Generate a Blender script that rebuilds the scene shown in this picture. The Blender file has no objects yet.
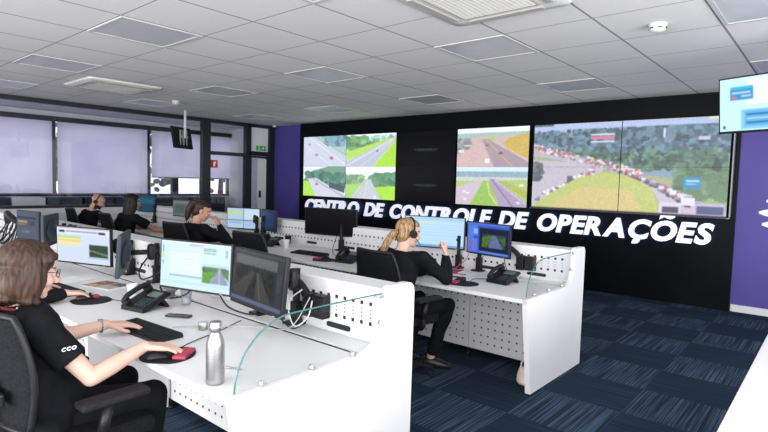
import bpy, bmesh, math, random
import numpy as np
from mathutils import Vector, Matrix, noise
random.seed(7)
rng = np.random.default_rng(7)
R = math.radians
scene = bpy.context.scene
COL = scene.collection
V = Vector

# ---------------------------------------------------------------- camera
cam_d = bpy.data.cameras.new('camera'); cam = bpy.data.objects.new('camera', cam_d); COL.objects.link(cam)
cam_d.sensor_fit = 'HORIZONTAL'; cam_d.sensor_width = 36.0; cam_d.lens = 36.0 * 530.27 / 768.0
cam_d.clip_start = 0.05; cam_d.clip_end = 200
_r = V((0.75710522, 0.65274075, 0.02685496)); _d = V((0.06214392, -0.03103743, -0.99758449)); _f = V((-0.65033054, 0.7569453, -0.06406247))
_m = Matrix.Identity(4)
for _i in range(3):
    _m[_i][0] = _r[_i]; _m[_i][1] = -_d[_i]; _m[_i][2] = -_f[_i]
_m[0][3], _m[1][3], _m[2][3] = 0, 0, 1.55
cam.matrix_world = _m
scene.camera = cam

# ---------------------------------------------------------------- world, lights, exposure
world = bpy.data.worlds.new('daylight'); scene.world = world; world.use_nodes = True
bg = world.node_tree.nodes['Background']; bg.inputs[0].default_value = (0.93, 0.95, 1.0, 1); bg.inputs[1].default_value = 1.75

def area(name, loc, target, sx, sy, power, color=(1, 1, 1)):
    l = bpy.data.lights.new(name, 'AREA'); l.shape = 'RECTANGLE'; l.size = sx; l.size_y = sy; l.energy = power; l.color = color
    o = bpy.data.objects.new(name, l); COL.objects.link(o); o.location = loc
    o.rotation_euler = (V(target) - V(loc)).to_track_quat('-Z', 'Y').to_euler()
    return o
area('ceiling_fill_rear', (-2.0, -3.7, 1.3), (-3.0, 3.0, 4.2), 8.0, 2.0, 620, (1.0, 0.98, 0.96))  # added upward fill behind the camera to brighten the ceiling, like bounced daylight
area('window_light_right', (2.5, 1.5, 1.3), (-4.0, 3.2, 2.2), 5.5, 2.0, 250, (1.0, 0.98, 0.97))
vs = scene.view_settings
scene.display_settings.display_device = 'sRGB'
vs.view_transform = 'Standard'; vs.look = 'None'; vs.gamma = 1.0; vs.exposure = 0.0; vs.use_curve_mapping = False

# ---------------------------------------------------------------- materials
def srgb(c):
    return tuple((x / 12.92 if x <= 0.04045 else ((x + 0.055) / 1.055) ** 2.4) for x in c)
def hexc(h):
    return srgb(tuple(int(h[i:i + 2], 16) / 255 for i in (0, 2, 4)))
def mat(name, color, rough=0.5, metal=0.0, var=0.0, scale=8.0, bump=0.0, spec=0.5, stretch=None):
    m = bpy.data.materials.new(name); m.use_nodes = True
    nt = m.node_tree; b = nt.nodes['Principled BSDF']
    c = hexc(color) if isinstance(color, str) else color
    b.inputs['Base Color'].default_value = (*c, 1); b.inputs['Roughness'].default_value = rough; b.inputs['Metallic'].default_value = metal
    b.inputs['Specular IOR Level'].default_value = spec
    if var or bump:
        tc = nt.nodes.new('ShaderNodeTexCoord'); n = nt.nodes.new('ShaderNodeTexNoise'); n.inputs['Scale'].default_value = scale; n.inputs['Detail'].default_value = 4
        src = tc.outputs['Object']
        if stretch:
            mp = nt.nodes.new('ShaderNodeMapping'); mp.inputs['Scale'].default_value = stretch
            nt.links.new(src, mp.inputs[0]); src = mp.outputs[0]
        nt.links.new(src, n.inputs['Vector'])
        if var:
            mx = nt.nodes.new('ShaderNodeMix'); mx.data_type = 'RGBA'
            mx.inputs[6].default_value = (*[max(0, x * (1 - var)) for x in c], 1); mx.inputs[7].default_value = (*[min(1, x * (1 + var)) for x in c], 1)
            rp = nt.nodes.new('ShaderNodeValToRGB'); rp.color_ramp.elements[0].position = .35; rp.color_ramp.elements[1].position = .65
            nt.links.new(n.outputs['Fac'], rp.inputs[0]); nt.links.new(rp.outputs[0], mx.inputs[0]); nt.links.new(mx.outputs[2], b.inputs['Base Color'])
        if bump:
            bp = nt.nodes.new('ShaderNodeBump'); bp.inputs['Strength'].default_value = bump; bp.inputs['Distance'].default_value = 0.01
            nt.links.new(n.outputs['Fac'], bp.inputs['Height']); nt.links.new(bp.outputs[0], b.inputs['Normal'])
    return m
def emis(name, color, strength):
    m = bpy.data.materials.new(name); m.use_nodes = True; nt = m.node_tree; b = nt.nodes['Principled BSDF']
    c = hexc(color) if isinstance(color, str) else color
    b.inputs['Base Color'].default_value = (*c, 1); b.inputs['Emission Color'].default_value = (*c, 1); b.inputs['Emission Strength'].default_value = strength
    return m
def glassy(name, tint=(1, 1, 1), refl=0.06):
    m = bpy.data.materials.new(name); m.use_nodes = True; nt = m.node_tree; nt.nodes.clear()
    o = nt.nodes.new('ShaderNodeOutputMaterial'); mx = nt.nodes.new('ShaderNodeMixShader'); t = nt.nodes.new('ShaderNodeBsdfTransparent'); g = nt.nodes.new('ShaderNodeBsdfGlossy')
    t.inputs[0].default_value = (*tint, 1); g.inputs['Roughness'].default_value = 0.02
    lw = nt.nodes.new('ShaderNodeLayerWeight'); lw.inputs[0].default_value = 0.5
    pw = nt.nodes.new('ShaderNodeMath'); pw.operation = 'POWER'; pw.inputs[1].default_value = 4.0; nt.links.new(lw.outputs['Facing'], pw.inputs[0])
    f = nt.nodes.new('ShaderNodeMath'); f.operation = 'MULTIPLY_ADD'; f.inputs[1].default_value = 0.35; f.inputs[2].default_value = refl * .6; nt.links.new(pw.outputs[0], f.inputs[0])
    nt.links.new(f.outputs[0], mx.inputs[0]); nt.links.new(t.outputs[0], mx.inputs[1]); nt.links.new(g.outputs[0], mx.inputs[2]); nt.links.new(mx.outputs[0], o.inputs[0])
    return m
def attr_mat(name, emit=0.0, rough=0.5, spec=0.5, gain=1.0):
    m = bpy.data.materials.new(name); m.use_nodes = True; nt = m.node_tree; b = nt.nodes['Principled BSDF']
    a = nt.nodes.new('ShaderNodeAttribute'); a.attribute_name = 'Col'
    b.inputs['Roughness'].default_value = rough; b.inputs['Specular IOR Level'].default_value = spec
    if emit:
        b.inputs['Base Color'].default_value = (0.004, 0.004, 0.005, 1); b.inputs['Specular IOR Level'].default_value = .12
        nt.links.new(a.outputs['Color'], b.inputs['Emission Color']); b.inputs['Emission Strength'].default_value = emit
    else:
        nt.links.new(a.outputs['Color'], b.inputs['Base Color'])
    return m
def blind_mat():
    m = bpy.data.materials.new('blind_fabric'); m.use_nodes = True; nt = m.node_tree; nt.nodes.clear()
    o = nt.nodes.new('ShaderNodeOutputMaterial'); mx = nt.nodes.new('ShaderNodeMixShader'); d = nt.nodes.new('ShaderNodeBsdfDiffuse'); t = nt.nodes.new('ShaderNodeBsdfTranslucent')
    n = nt.nodes.new('ShaderNodeTexNoise'); n.inputs['Scale'].default_value = 1.3; rp = nt.nodes.new('ShaderNodeValToRGB')
    rp.color_ramp.elements[0].color = (0.76, 0.72, 0.86, 1); rp.color_ramp.elements[1].color = (0.88, 0.85, 0.95, 1); rp.color_ramp.elements[0].position = .35; rp.color_ramp.elements[1].position = .65
    tc = nt.nodes.new('ShaderNodeTexCoord'); nt.links.new(tc.outputs['Object'], n.inputs['Vector']); nt.links.new(n.outputs['Fac'], rp.inputs[0])
    nt.links.new(rp.outputs[0], t.inputs[0]); nt.links.new(rp.outputs[0], d.inputs[0]); mx.inputs[0].default_value = 0.7
    nt.links.new(d.outputs[0], mx.inputs[1]); nt.links.new(t.outputs[0], mx.inputs[2]); nt.links.new(mx.outputs[0], o.inputs[0])
    return m
def carpet_mat():
    m = bpy.data.materials.new('carpet_tiles'); m.use_nodes = True; nt = m.node_tree; L = nt.links.new
    b = nt.nodes['Principled BSDF']; b.inputs['Roughness'].default_value = 0.95; b.inputs['Specular IOR Level'].default_value = 0.1
    tc = nt.nodes.new('ShaderNodeTexCoord'); sp = nt.nodes.new('ShaderNodeSeparateXYZ'); L(tc.outputs['Object'], sp.inputs[0])
    def mth(op, a, bb=None):
        n = nt.nodes.new('ShaderNodeMath'); n.operation = op
        for i, x in enumerate((a, bb)):
            if x is None: continue
            if isinstance(x, (int, float)): n.inputs[i].default_value = x
            else: L(x, n.inputs[i])
        return n.outputs[0]
    u = mth('DIVIDE', mth('ADD', sp.outputs[0], 1.07 + 57), 0.57); v = mth('DIVIDE', mth('ADD', sp.outputs[1], -3.82 + 57), 0.57)
    par = mth('MODULO', mth('ADD', mth('FLOOR', u), mth('FLOOR', v)), 2.0)          # 0 / 1 checker of tiles
    # stripes: along y in one tile kind, along x in the other
    def streak(scale):
        mp = nt.nodes.new('ShaderNodeMapping'); mp.inputs['Scale'].default_value = scale; L(tc.outputs['Object'], mp.inputs[0])
        n = nt.nodes.new('ShaderNodeTexNoise'); n.inputs['Scale'].default_value = 1.0; n.inputs['Detail'].default_value = 2; L(mp.outputs[0], n.inputs['Vector'])
        rp = nt.nodes.new('ShaderNodeValToRGB'); rp.color_ramp.elements[0].position = .46; rp.color_ramp.elements[1].position = .62; L(n.outputs['Fac'], rp.inputs[0])
        return rp.outputs[0]
    sy = streak((120, 1.3, 1)); sx = streak((1.3, 90, 1))
    light = nt.nodes.new('ShaderNodeMix'); light.data_type = 'RGBA'; L(sy, light.inputs[0]); light.inputs[6].default_value = (*hexc('1f2c3b'), 1); light.inputs[7].default_value = (*hexc('475a6f'), 1)
    dark = nt.nodes.new('ShaderNodeMix'); dark.data_type = 'RGBA'; L(sx, dark.inputs[0]); dark.inputs[6].default_value = (*hexc('1e2b3a'), 1); dark.inputs[7].default_value = (*hexc('28394c'), 1)
    fin = nt.nodes.new('ShaderNodeMix'); fin.data_type = 'RGBA'; L(par, fin.inputs[0]); L(light.outputs[2], fin.inputs[6]); L(dark.outputs[2], fin.inputs[7])
    L(fin.outputs[2], b.inputs['Base Color'])
    nz = nt.nodes.new('ShaderNodeTexNoise'); nz.inputs['Scale'].default_value = 260; L(tc.outputs['Object'], nz.inputs['Vector'])
    bp = nt.nodes.new('ShaderNodeBump'); bp.inputs['Strength'].default_value = 0.35; bp.inputs['Distance'].default_value = 0.004; L(nz.outputs['Fac'], bp.inputs['Height']); L(bp.outputs[0], b.inputs['Normal'])
    return m
GX0, GY0, GT = -2.253, 4.115, 0.740
def ceiling_mat():
    m = bpy.data.materials.new('ceiling_tiles'); m.use_nodes = True; nt = m.node_tree; L = nt.links.new
    b = nt.nodes['Principled BSDF']; b.inputs['Roughness'].default_value = 0.9; b.inputs['Specular IOR Level'].default_value = 0.15
    tc = nt.nodes.new('ShaderNodeTexCoord'); sp = nt.nodes.new('ShaderNodeSeparateXYZ'); L(tc.outputs['Object'], sp.inputs[0])
    def mth(op, a, bb=None):
        n = nt.nodes.new('ShaderNodeMath'); n.operation = op
        for i, x in enumerate((a, bb)):
            if x is None: continue
            if isinstance(x, (int, float)): n.inputs[i].default_value = x
            else: L(x, n.inputs[i])
        return n.outputs[0]
    def line(o, off, hw):
        f = mth('FRACT', mth('DIVIDE', mth('ADD', o, 74.0 - off), GT)); d = mth('ABSOLUTE', mth('SUBTRACT', f, 0.5))
        return mth('GREATER_THAN', d, 0.5 - hw / GT)
    ln = mth('MAXIMUM', line(sp.outputs[0], GX0, 0.009), line(sp.outputs[1], GY0, 0.0055))
    nz = nt.nodes.new('ShaderNodeTexNoise'); nz.inputs['Scale'].default_value = 30; L(tc.outputs['Object'], nz.inputs['Vector'])
    tile = nt.nodes.new('ShaderNodeMix'); tile.data_type = 'RGBA'; L(nz.outputs['Fac'], tile.inputs[0]); tile.inputs[6].default_value = (0.76, 0.755, 0.76, 1); tile.inputs[7].default_value = (0.82, 0.815, 0.82, 1)
    mx = nt.nodes.new('ShaderNodeMix'); mx.data_type = 'RGBA'; L(ln, mx.inputs[0]); L(tile.outputs[2], mx.inputs[6]); mx.inputs[7].default_value = (0.30, 0.29, 0.30, 1)
    L(mx.outputs[2], b.inputs['Base Color'])
    return m

M = dict(
    white=mat('white_laminate', (0.75, 0.75, 0.76), 0.4, var=0.01, scale=3),
    whitepaint=mat('white_paint', (0.74, 0.74, 0.75), 0.6, var=0.02, scale=3),
    hole=mat('dark_hole', (0.012, 0.012, 0.014), 0.7),
    black=mat('black_plastic', (0.010, 0.010, 0.012), 0.42, var=0.15, scale=20, spec=0.3),
    blackmatte=mat('black_matte_plastic', (0.011, 0.011, 0.013), 0.65, var=0.2, scale=40, spec=0.25),
    bluegrey=mat('blue_grey_plastic', (0.030, 0.042, 0.058), 0.5, var=0.1, spec=0.3),
    navy=mat('navy_plastic', (0.012, 0.035, 0.11), 0.4, var=0.1),
    cladding=mat('black_cladding', (0.0035, 0.004, 0.0055), 0.42, var=0.2, scale=2, spec=0.08),
    purple=mat('purple_paint', (0.070, 0.050, 0.290), 0.55, var=0.05, scale=2),
    frame=mat('black_aluminium', (0.012, 0.013, 0.018), 0.35, var=0.1),
    greyframe=mat('grey_aluminium', (0.33, 0.33, 0.36), 0.4),
    diffuser=mat('light_diffuser', (0.60, 0.60, 0.65), 0.3, var=0.04, scale=5),
    fabric=mat('black_chair_fabric', (0.009, 0.0095, 0.012), 0.9, var=0.35, scale=90, bump=0.4, spec=0.15),
    cloth=mat('black_cotton', (0.007, 0.0075, 0.010), 0.9, var=0.3, scale=14, bump=0.5, spec=0.15),
    denim=mat('black_trouser_cloth', (0.006, 0.0065, 0.008), 0.9, var=0.3, scale=12, bump=0.4, spec=0.15),
    shoe=mat('black_shoe_leather', (0.012, 0.012, 0.012), 0.4, var=0.2),
    steel=mat('brushed_steel', (0.36, 0.355, 0.35), 0.36, 0.9, var=0.06, scale=30, stretch=(1, 1, 12)),
    chrome=mat('chrome', (0.6, 0.6, 0.62), 0.3, 0.6),
    glass=glassy('clear_glass', (0.97, 0.985, 0.98), 0.05),
    pane=glassy('window_glass', (0.93, 0.93, 0.97), 0.06),
    glassedge=mat('green_glass_edge', (0.04, 0.17, 0.16), 0.15),
    clearplastic=glassy('clear_plastic', (0.86, 0.87, 0.90), 0.05),
    red=mat('red_gel', (0.34, 0.03, 0.07), 0.5, var=0.1, scale=30),
    redcable=mat('red_cable', (0.5, 0.03, 0.05), 0.5),
    greycable=mat('grey_cable', (0.45, 0.45, 0.45), 0.5),
    paper=mat('white_paper', (0.82, 0.82, 0.80), 0.8, var=0.03),
    acwhite=mat('white_unit_plastic', (0.70, 0.70, 0.69), 0.4, var=0.01),
    acgrille=mat('grille_plastic', (0.42, 0.41, 0.38), 0.5),
    green=emis('exit_sign_green', '1d8a3c', 0.35),
    signred=mat('safety_red', (0.62, 0.02, 0.02), 0.5),
    signwhite=mat('sign_white', (0.85, 0.85, 0.85), 0.5),
    letter=emis('lit_white_letter', (0.86, 0.88, 0.95), 0.55),
    halo=emis('blue_letter_backlight', (0.10, 0.28, 1.0), 9.0),
    greycab=mat('dark_blue_cabinet', (0.018, 0.030, 0.050), 0.5, var=0.1),
    lanyard=mat('maroon_lanyard', (0.16, 0.012, 0.03), 0.7),
    lcd=mat('grey_lcd', (0.10, 0.13, 0.13), 0.3),
    lightgrey=mat('light_grey_print', (0.55, 0.55, 0.56), 0.6),
    blush=mat('pale_pink_fabric', (0.82, 0.70, 0.64), 0.8, var=0.1),
    orange=mat('orange_print', (0.55, 0.16, 0.05), 0.5, var=0.3, scale=60),
    lightframe=mat('light_panel_frame', (0.56, 0.56, 0.58), 0.5),
    bark=mat('tree_bark', (0.10, 0.07, 0.06), 0.9, var=0.3),
    leaf=mat('tree_leaves', (0.16, 0.17, 0.13), 0.8, var=0.6, scale=6, bump=0.6),
    ground=mat('outdoor_ground', (0.45, 0.42, 0.42), 0.9, var=0.1),
    blind=blind_mat(), carpet=carpet_mat(), ceiling=ceiling_mat(),
    screen=attr_mat('screen_picture', emit=1.15, rough=0.25), skin=attr_mat('skin', rough=0.5, spec=0.35), print_=attr_mat('printed_cover', rough=0.4),
    iris=mat('eye', (0.05, 0.03, 0.02), 0.2),
)

# ---------------------------------------------------------------- mesh helpers
def tag(o, label=None, cat=None, group=None, kind=None):
    for k, v in (('label', label), ('category', cat), ('group', group), ('kind', kind)):
        if v: o[k] = v
    return o
def thing(name, loc, label, cat, group=None, rz=0.0):
    o = bpy.data.objects.new(name, None); COL.objects.link(o); o.location = loc; o.rotation_euler = (0, 0, rz); o.empty_display_size = 0.1
    return tag(o, label, cat, group)
def local_m(o):
    return Matrix.Translation(o.location) @ o.rotation_euler.to_matrix().to_4x4()
def world_m(o):
    m = local_m(o)
    while o.parent: o = o.parent; m = local_m(o) @ m
    return m
class B:
    def __init__(s): s.bm = bmesh.new(); s.mi = 0
    def _done(s, geom_faces):
        for f in geom_faces: f.material_index = s.mi
    def m(s, i): s.mi = i; return s
    def box(s, c, size, bev=0.0, rot=None, seg=2):
        r = bmesh.ops.create_cube(s.bm, size=1.0); vs_ = r['verts']
        bmesh.ops.scale(s.bm, vec=size, verts=vs_)
        fs = {f for v in vs_ for f in v.link_faces}
        if bev:
            es = list({e for v in vs_ for e in v.link_edges})
            r2 = bmesh.ops.bevel(s.bm, geom=es, offset=bev, segments=seg, profile=0.6, affect='EDGES')
            fs = set(r2['faces']) | {f for f in fs if f.is_valid}
            vs_ = list({v for f in fs for v in f.verts})
        mt = Matrix.Translation(V(c))
        if rot is not None: mt = mt @ (rot.to_4x4() if isinstance(rot, Matrix) else Matrix.Rotation(rot, 4, 'Z'))
        bmesh.ops.transform(s.bm, matrix=mt, verts=vs_); s._done(fs); return s
    def loft(s, rings, close=True, smooth=True):
        vr = [[s.bm.verts.new(p) for p in ring] for ring in rings]; n = len(vr[0]); fs = []
        for a, b in zip(vr[:-1], vr[1:]):
            for i in range(n):
                j = (i + 1) % n; fs.append(s.bm.faces.new((a[i], a[j], b[j], b[i])))
        if close:
            fs.append(s.bm.faces.new(list(reversed(vr[0])))); fs.append(s.bm.faces.new(vr[-1]))
        for f in fs: f.smooth = smooth and len(f.verts) == 4
        s._done(fs); return s
    def tube(s, pts, r, seg=8, r1=None):
        pts = [V(p) for p in pts]; n = len(pts); rings = []; up = None
        for i, p in enumerate(pts):
            t = (pts[min(i + 1, n - 1)] - pts[max(i - 1, 0)]).normalized()
            if up is None: up = V((0, 0, 1)) if abs(t.z) < .95 else V((1, 0, 0))
            a = t.cross(up).normalized(); up = a.cross(t).normalized()
            rr = r if r1 is None else r + (r1 - r) * i / (n - 1)
            rings.append([p + (a * math.cos(k * 2 * math.pi / seg) + up * math.sin(k * 2 * math.pi / seg)) * rr for k in range(seg)])
        return s.loft(rings)
    def lathe(s, prof, c=(0, 0, 0), seg=24, close=True):
        c = V(c); return s.loft([[c + V((r * math.cos(k * 2 * math.pi / seg), r * math.sin(k * 2 * math.pi / seg), z)) for k in range(seg)] for r, z in prof], close)
    def prism(s, pts, axis, t0, t1):
        def P(a, b, t): return {'x': (t, a, b), 'y': (a, t, b), 'z': (a, b, t)}[axis]
        v0 = [s.bm.verts.new(P(a, b, t0)) for a, b in pts]; v1 = [s.bm.verts.new(P(a, b, t1)) for a, b in pts]; n = len(pts)
        fs = [s.bm.faces.new(v0), s.bm.faces.new(list(reversed(v1)))]
        for i in range(n): fs.append(s.bm.faces.new((v0[i], v1[i], v1[(i + 1) % n], v0[(i + 1) % n])))
        s._done(fs); return s
    def ell(s, c, r, rot=None, u=16, v=10):
        rr = bmesh.ops.create_uvsphere(s.bm, u_segments=u, v_segments=v, radius=1.0); vs_ = rr['verts']
        mt = Matrix.Translation(V(c))
        if rot is not None: mt = mt @ rot.to_4x4()
        mt = mt @ Matrix.Diagonal((*r, 1)); bmesh.ops.transform(s.bm, matrix=mt, verts=vs_)
        fs = {f for w in vs_ for f in w.link_faces}
        for f in fs: f.smooth = True
        s._done(fs); return s
    def cap(s, p0, p1, r0, r1, seg=14):
        p0, p1 = V(p0), V(p1); t = (p1 - p0); L = t.length; t = t / L if L > 1e-6 else V((0, 0, 1))
        up = V((0, 0, 1)) if abs(t.z) < .95 else V((1, 0, 0)); a = t.cross(up).normalized(); b = a.cross(t)
        rings = []
        def ring(c, r): return [c + (a * math.cos(k * 2 * math.pi / seg) + b * math.sin(k * 2 * math.pi / seg)) * r for k in range(seg)]
        for k in (80, 55, 30, 0): rings.append(ring(p0 - t * r0 * math.sin(R(k)), r0 * math.cos(R(k))))
        for k in (0, 30, 55, 80): rings.append(ring(p1 + t * r1 * math.sin(R(k)), r1 * math.cos(R(k))))
        return s.loft(rings)
    def chain(s, pts, rad):
        for i in range(len(pts) - 1): s.cap(pts[i], pts[i + 1], rad[i], rad[i + 1])
        return s
    def mesh(s, name):
        bmesh.ops.recalc_face_normals(s.bm, faces=s.bm.faces); me = bpy.data.meshes.new(name); s.bm.to_mesh(me); s.bm.free(); return me
    def build(s, name, mats, parent=None, world=False, loc=None):
        me = s.mesh(name)
        for m_ in (mats if isinstance(mats, (list, tuple)) else [mats]): me.materials.append(m_)
        return link(name, me, parent, world, loc)
def link(name, me, parent=None, world=False, loc=None):
    if parent is not None and world: me.transform(world_m(parent).inverted())
    if loc is not None: me.transform(Matrix.Translation(-V(loc)))
    o = bpy.data.objects.new(name, me); COL.objects.link(o); o.parent = parent
    if loc is not None: o.location = loc
    return o
def kids(o): return [c for c in bpy.data.objects if c.parent == o]
def copy_tree(o, parent=None):
    c = o.copy(); COL.objects.link(c); c.parent = parent
    for ch in kids(o): copy_tree(ch, c)
    return c
def arc(cx, cy, rx, ry, a0, a1, n): return [(cx + rx * math.cos(R(a0 + (a1 - a0) * i / n)), cy + ry * math.sin(R(a0 + (a1 - a0) * i / n))) for i in range(n + 1)]
def smooth_path(pts, n=6):
    P = [V(p) for p in pts]; P = [P[0]] + P + [P[-1]]; out = []
    for i in range(1, len(P) - 2):
        for k in range(n):
            t = k / n; a, b, c, d = P[i - 1:i + 3]
            out.append(0.5 * ((2 * b) + (-a + c) * t + (2 * a - 5 * b + 4 * c - d) * t * t + (-a + 3 * b - 3 * c + d) * t ** 3))
    out.append(P[-2]); return out
def setcol(me, cols):
    a = me.color_attributes.new('Col', 'FLOAT_COLOR', 'POINT')
    c4 = np.ones((len(me.vertices), 4), np.float32); c4[:, :3] = cols; a.data.foreach_set('color', c4.ravel())
def lin(a):
    a = np.clip(a, 0, 1); return np.where(a <= 0.04045, a / 12.92, ((a + 0.055) / 1.055) ** 2.4)

# ---------------------------------------------------------------- pictures shown on screens (numpy painting on a vertex grid)
class Img:
    def __init__(s, w, h, c):
        s.w, s.h = w, h; s.a = np.ones((h, w, 3)) * np.array(c, float)
        s.u, s.v = np.meshgrid((np.arange(w) + .5) / w, (np.arange(h) + .5) / h)
    def put(s, m, c, nz=0.0):
        k = int(m.sum())
        if not k: return s
        n = rng.normal(0, nz, (k, 1)) if nz else 0
        s.a[m] = np.array(c) + n; return s
    def poly(s, pts, c, nz=0.0):
        inside = np.zeros(s.u.shape, bool); n = len(pts); j = n - 1
        for i in range(n):
            xi, yi = pts[i]; xj, yj = pts[j]
            cond = ((yi > s.v) != (yj > s.v)) & (s.u < (xj - xi) * (s.v - yi) / (yj - yi + 1e-12) + xi); inside ^= cond; j = i
        return s.put(inside, c, nz)
    def rect(s, x0, y0, x1, y1, c, nz=0.0): return s.put((s.u >= x0) & (s.u < x1) & (s.v >= y0) & (s.v < y1), c, nz)
    def ell(s, x, y, rx, ry, c, nz=0.0): return s.put(((s.u - x) / rx) ** 2 + ((s.v - y) / ry) ** 2 < 1, c, nz)
    def line(s, pts, wd, c):
        asp = s.w / s.h
        for (x0, y0), (x1, y1) in zip(pts[:-1], pts[1:]):
            dx, dy = (x1 - x0) * asp, y1 - y0; L2 = dx * dx + dy * dy + 1e-9
            t = np.clip(((s.u - x0) * asp * dx + (s.v - y0) * dy) / L2, 0, 1); d = np.hypot((s.u - x0) * asp - t * dx, s.v - y0 - t * dy); s.put(d < wd, c)
        return s
    def trees(s, y0, y1, x0, x1, base, n, size=0.03):
        for _ in range(n):
            x = random.uniform(x0, x1); y = random.uniform(y0, y1); k = random.uniform(.7, 1.3)
            s.ell(x, y, size * random.uniform(.7, 1.5) * s.h / s.w * 1.6, size * random.uniform(.8, 1.6), [b * k for b in base], .03)
        return s
def blur(a):
    p = np.pad(a, ((1, 1), (1, 1), (0, 0)), 'edge'); return (p[1:-1, 1:-1] * 2 + p[:-2, 1:-1] + p[2:, 1:-1] + p[1:-1, :-2] + p[1:-1, 2:]) / 6
def screen_mesh(w, h, img):
    """flat grid in the XZ plane facing -Y, picture stored per vertex"""
    H, W = img.shape[:2]
    xs = np.linspace(-w / 2, w / 2, W); zs = np.linspace(h / 2, -h / 2, H)
    X, Z = np.meshgrid(xs, zs); co = np.stack([X, 0 * X, Z], -1).reshape(-1, 3)
    idx = np.arange(H * W).reshape(H, W)
    f = np.stack([idx[:-1, :-1], idx[1:, :-1], idx[1:, 1:], idx[:-1, 1:]], -1).reshape(-1, 4)
    me = bpy.data.meshes.new('screen'); me.from_pydata(co.tolist(), [], f.tolist()); me.update()
    setcol(me, lin(img).reshape(-1, 3)); me.materials.append(M['screen']); return me

SKY = (.93, .96, 1.0); GR = (.62, .86, .28); TR = (.22, .38, .22); RD = (.62, .63, .66)
def pic_a():
    i = Img(96, 56, (.70, .76, .80)); i.poly([(.3, 0), (1, 0), (1, .55)], (.62, .74, .66), .02); i.trees(.0, .3, .5, 1, (.35, .5, .55), 60, .06)
    i.poly([(0, 0), (.25, 0), (1, .75), (1, 1), (0, 1)], (.76, .79, .84), .015); i.line([(.12, 0), (1, .95)], .012, (.9, .92, .95)); i.line([(.3, .02), (1, .62)], .02, (.55, .68, .55)); i.line([(0, .25), (.7, 1)], .01, (.88, .9, .93))
    i.rect(.64, .68, .71, .76, (.72, .3, .28)); i.rect(.28, .58, .35, .64, (.5, .55, .58)); i.rect(.13, .24, .17, .28, (.4, .45, .5)); return i.a
def pic_b():
    i = Img(96, 56, (.72, .88, .42)); i.rect(0, 0, 1, .16, SKY); i.trees(.12, .42, 0, .62, (.38, .6, .32), 120, .07); i.trees(.1, .2, .5, 1, (.55, .7, .6), 60, .04)
    i.poly([(0, .55), (.85, .16), (1, .16), (1, .2), (.05, .78)], (.66, .85, .25), .02)
    i.poly([(0, .85), (.88, .2), (1, .18), (.55, 1), (0, 1)], (.70, .72, .78), .01); i.line([(0, .98), (.92, .2)], .012, (.9, .9, .92)); i.line([(.3, 1), (.96, .2)], .008, (.85, .86, .9))
    i.poly([(.58, 1), (1, .2), (1, 1)], (.62, .86, .12), .02); i.rect(.62, .5, .66, .56, (.3, .3, .34)); return i.a
def pic_c():
    i = Img(96, 56, SKY); i.poly([(0, .45), (.3, .12), (.62, .0), (1, 0), (1, .7), (0, .7)], (.36, .56, .4), .02); i.trees(.2, .6, .1, 1, (.25, .45, .35), 130, .07); i.poly([(0, .2), (.3, .05), (.6, 0), (0, 0)], SKY)
    i.poly([(.12, .42), (.3, .38), (1, .9), (1, 1), (.25, 1)], (.78, .79, .83), .012); i.poly([(0, .48), (.16, .5), (.3, 1), (0, 1)], (.62, .86, .18), .03)
    i.line([(.25, .42), (.98, .98)], .012, (.5, .52, .55)); i.poly([(.62, .5), (.98, .62), (.98, .85), (.62, .68)], (.2, .23, .28), .02); i.rect(.3, .55, .36, .62, (.6, .35, .3)); return i.a
def pic_d():
    i = Img(96, 56, (.97, .98, 1)); i.poly([(0, .45), (.4, .38), (1, .3), (1, 1), (0, 1)], (.6, .82, .3), .02); i.trees(.3, .5, 0, .35, (.45, .65, .4), 60, .06); i.trees(.28, .55, .55, 1, (.28, .48, .3), 90, .08)
    i.poly([(.4, .4), (.52, .38), (.72, 1), (.1, 1)], (.74, .76, .8), .012); i.line([(.46, .4), (.4, 1)], .012, (.85, .86, .45)); i.line([(.44, .42), (.2, 1)], .012, (.6, .8, .4)); i.poly([(.62, .62), (1, .58), (1, 1), (.78, 1)], (.62, .88, .12), .02); i.rect(.58, .88, .64, .98, (.9, .9, .92)); return i.a
def pic_e():
    i = Img(96, 56, (.95, .97, .99)); i.rect(0, .13, 1, .3, (.6, .72, .66), .04); i.poly([(0, .3), (.35, .22), (1, .2), (1, 1), (0, 1)], (.78, .66, .62), .02)
    i.poly([(.0, .75), (.3, .4), (.42, .3), (.5, .95), (.4, 1), (0, 1)], (.80, .66, .62), .02); i.poly([(.72, .3), (1, .15), (1, .8), (.72, .6), (.66, .42)], (.78, .64, .22), .04); i.poly([(.46, .25), (.6, .22), (.5, .48)], (.62, .75, .35), .03)
    i.poly([(.36, .3), (.45, .28), (1, .88), (1, 1), (.55, 1)], (.60, .52, .55), .015); i.line([(.42, .3), (.8, 1)], .012, (.85, .6, .3)); i.line([(.5, .32), (1, .85)], .01, (.85, .75, .75))
    i.trees(.3, .6, .02, .18, (.5, .52, .5), 18, .05); i.rect(.02, .55, .1, .62, (.9, .88, .88)); i.rect(.1, .42, .2, .47, (.85, .83, .82)); i.rect(.42, .78, .48, .9, (.95, .95, .97)); i.rect(.6, .62, .66, .67, (.35, .25, .28)); i.rect(.42, .42, .46, .46, (.4, .25, .25)); return i.a
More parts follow.
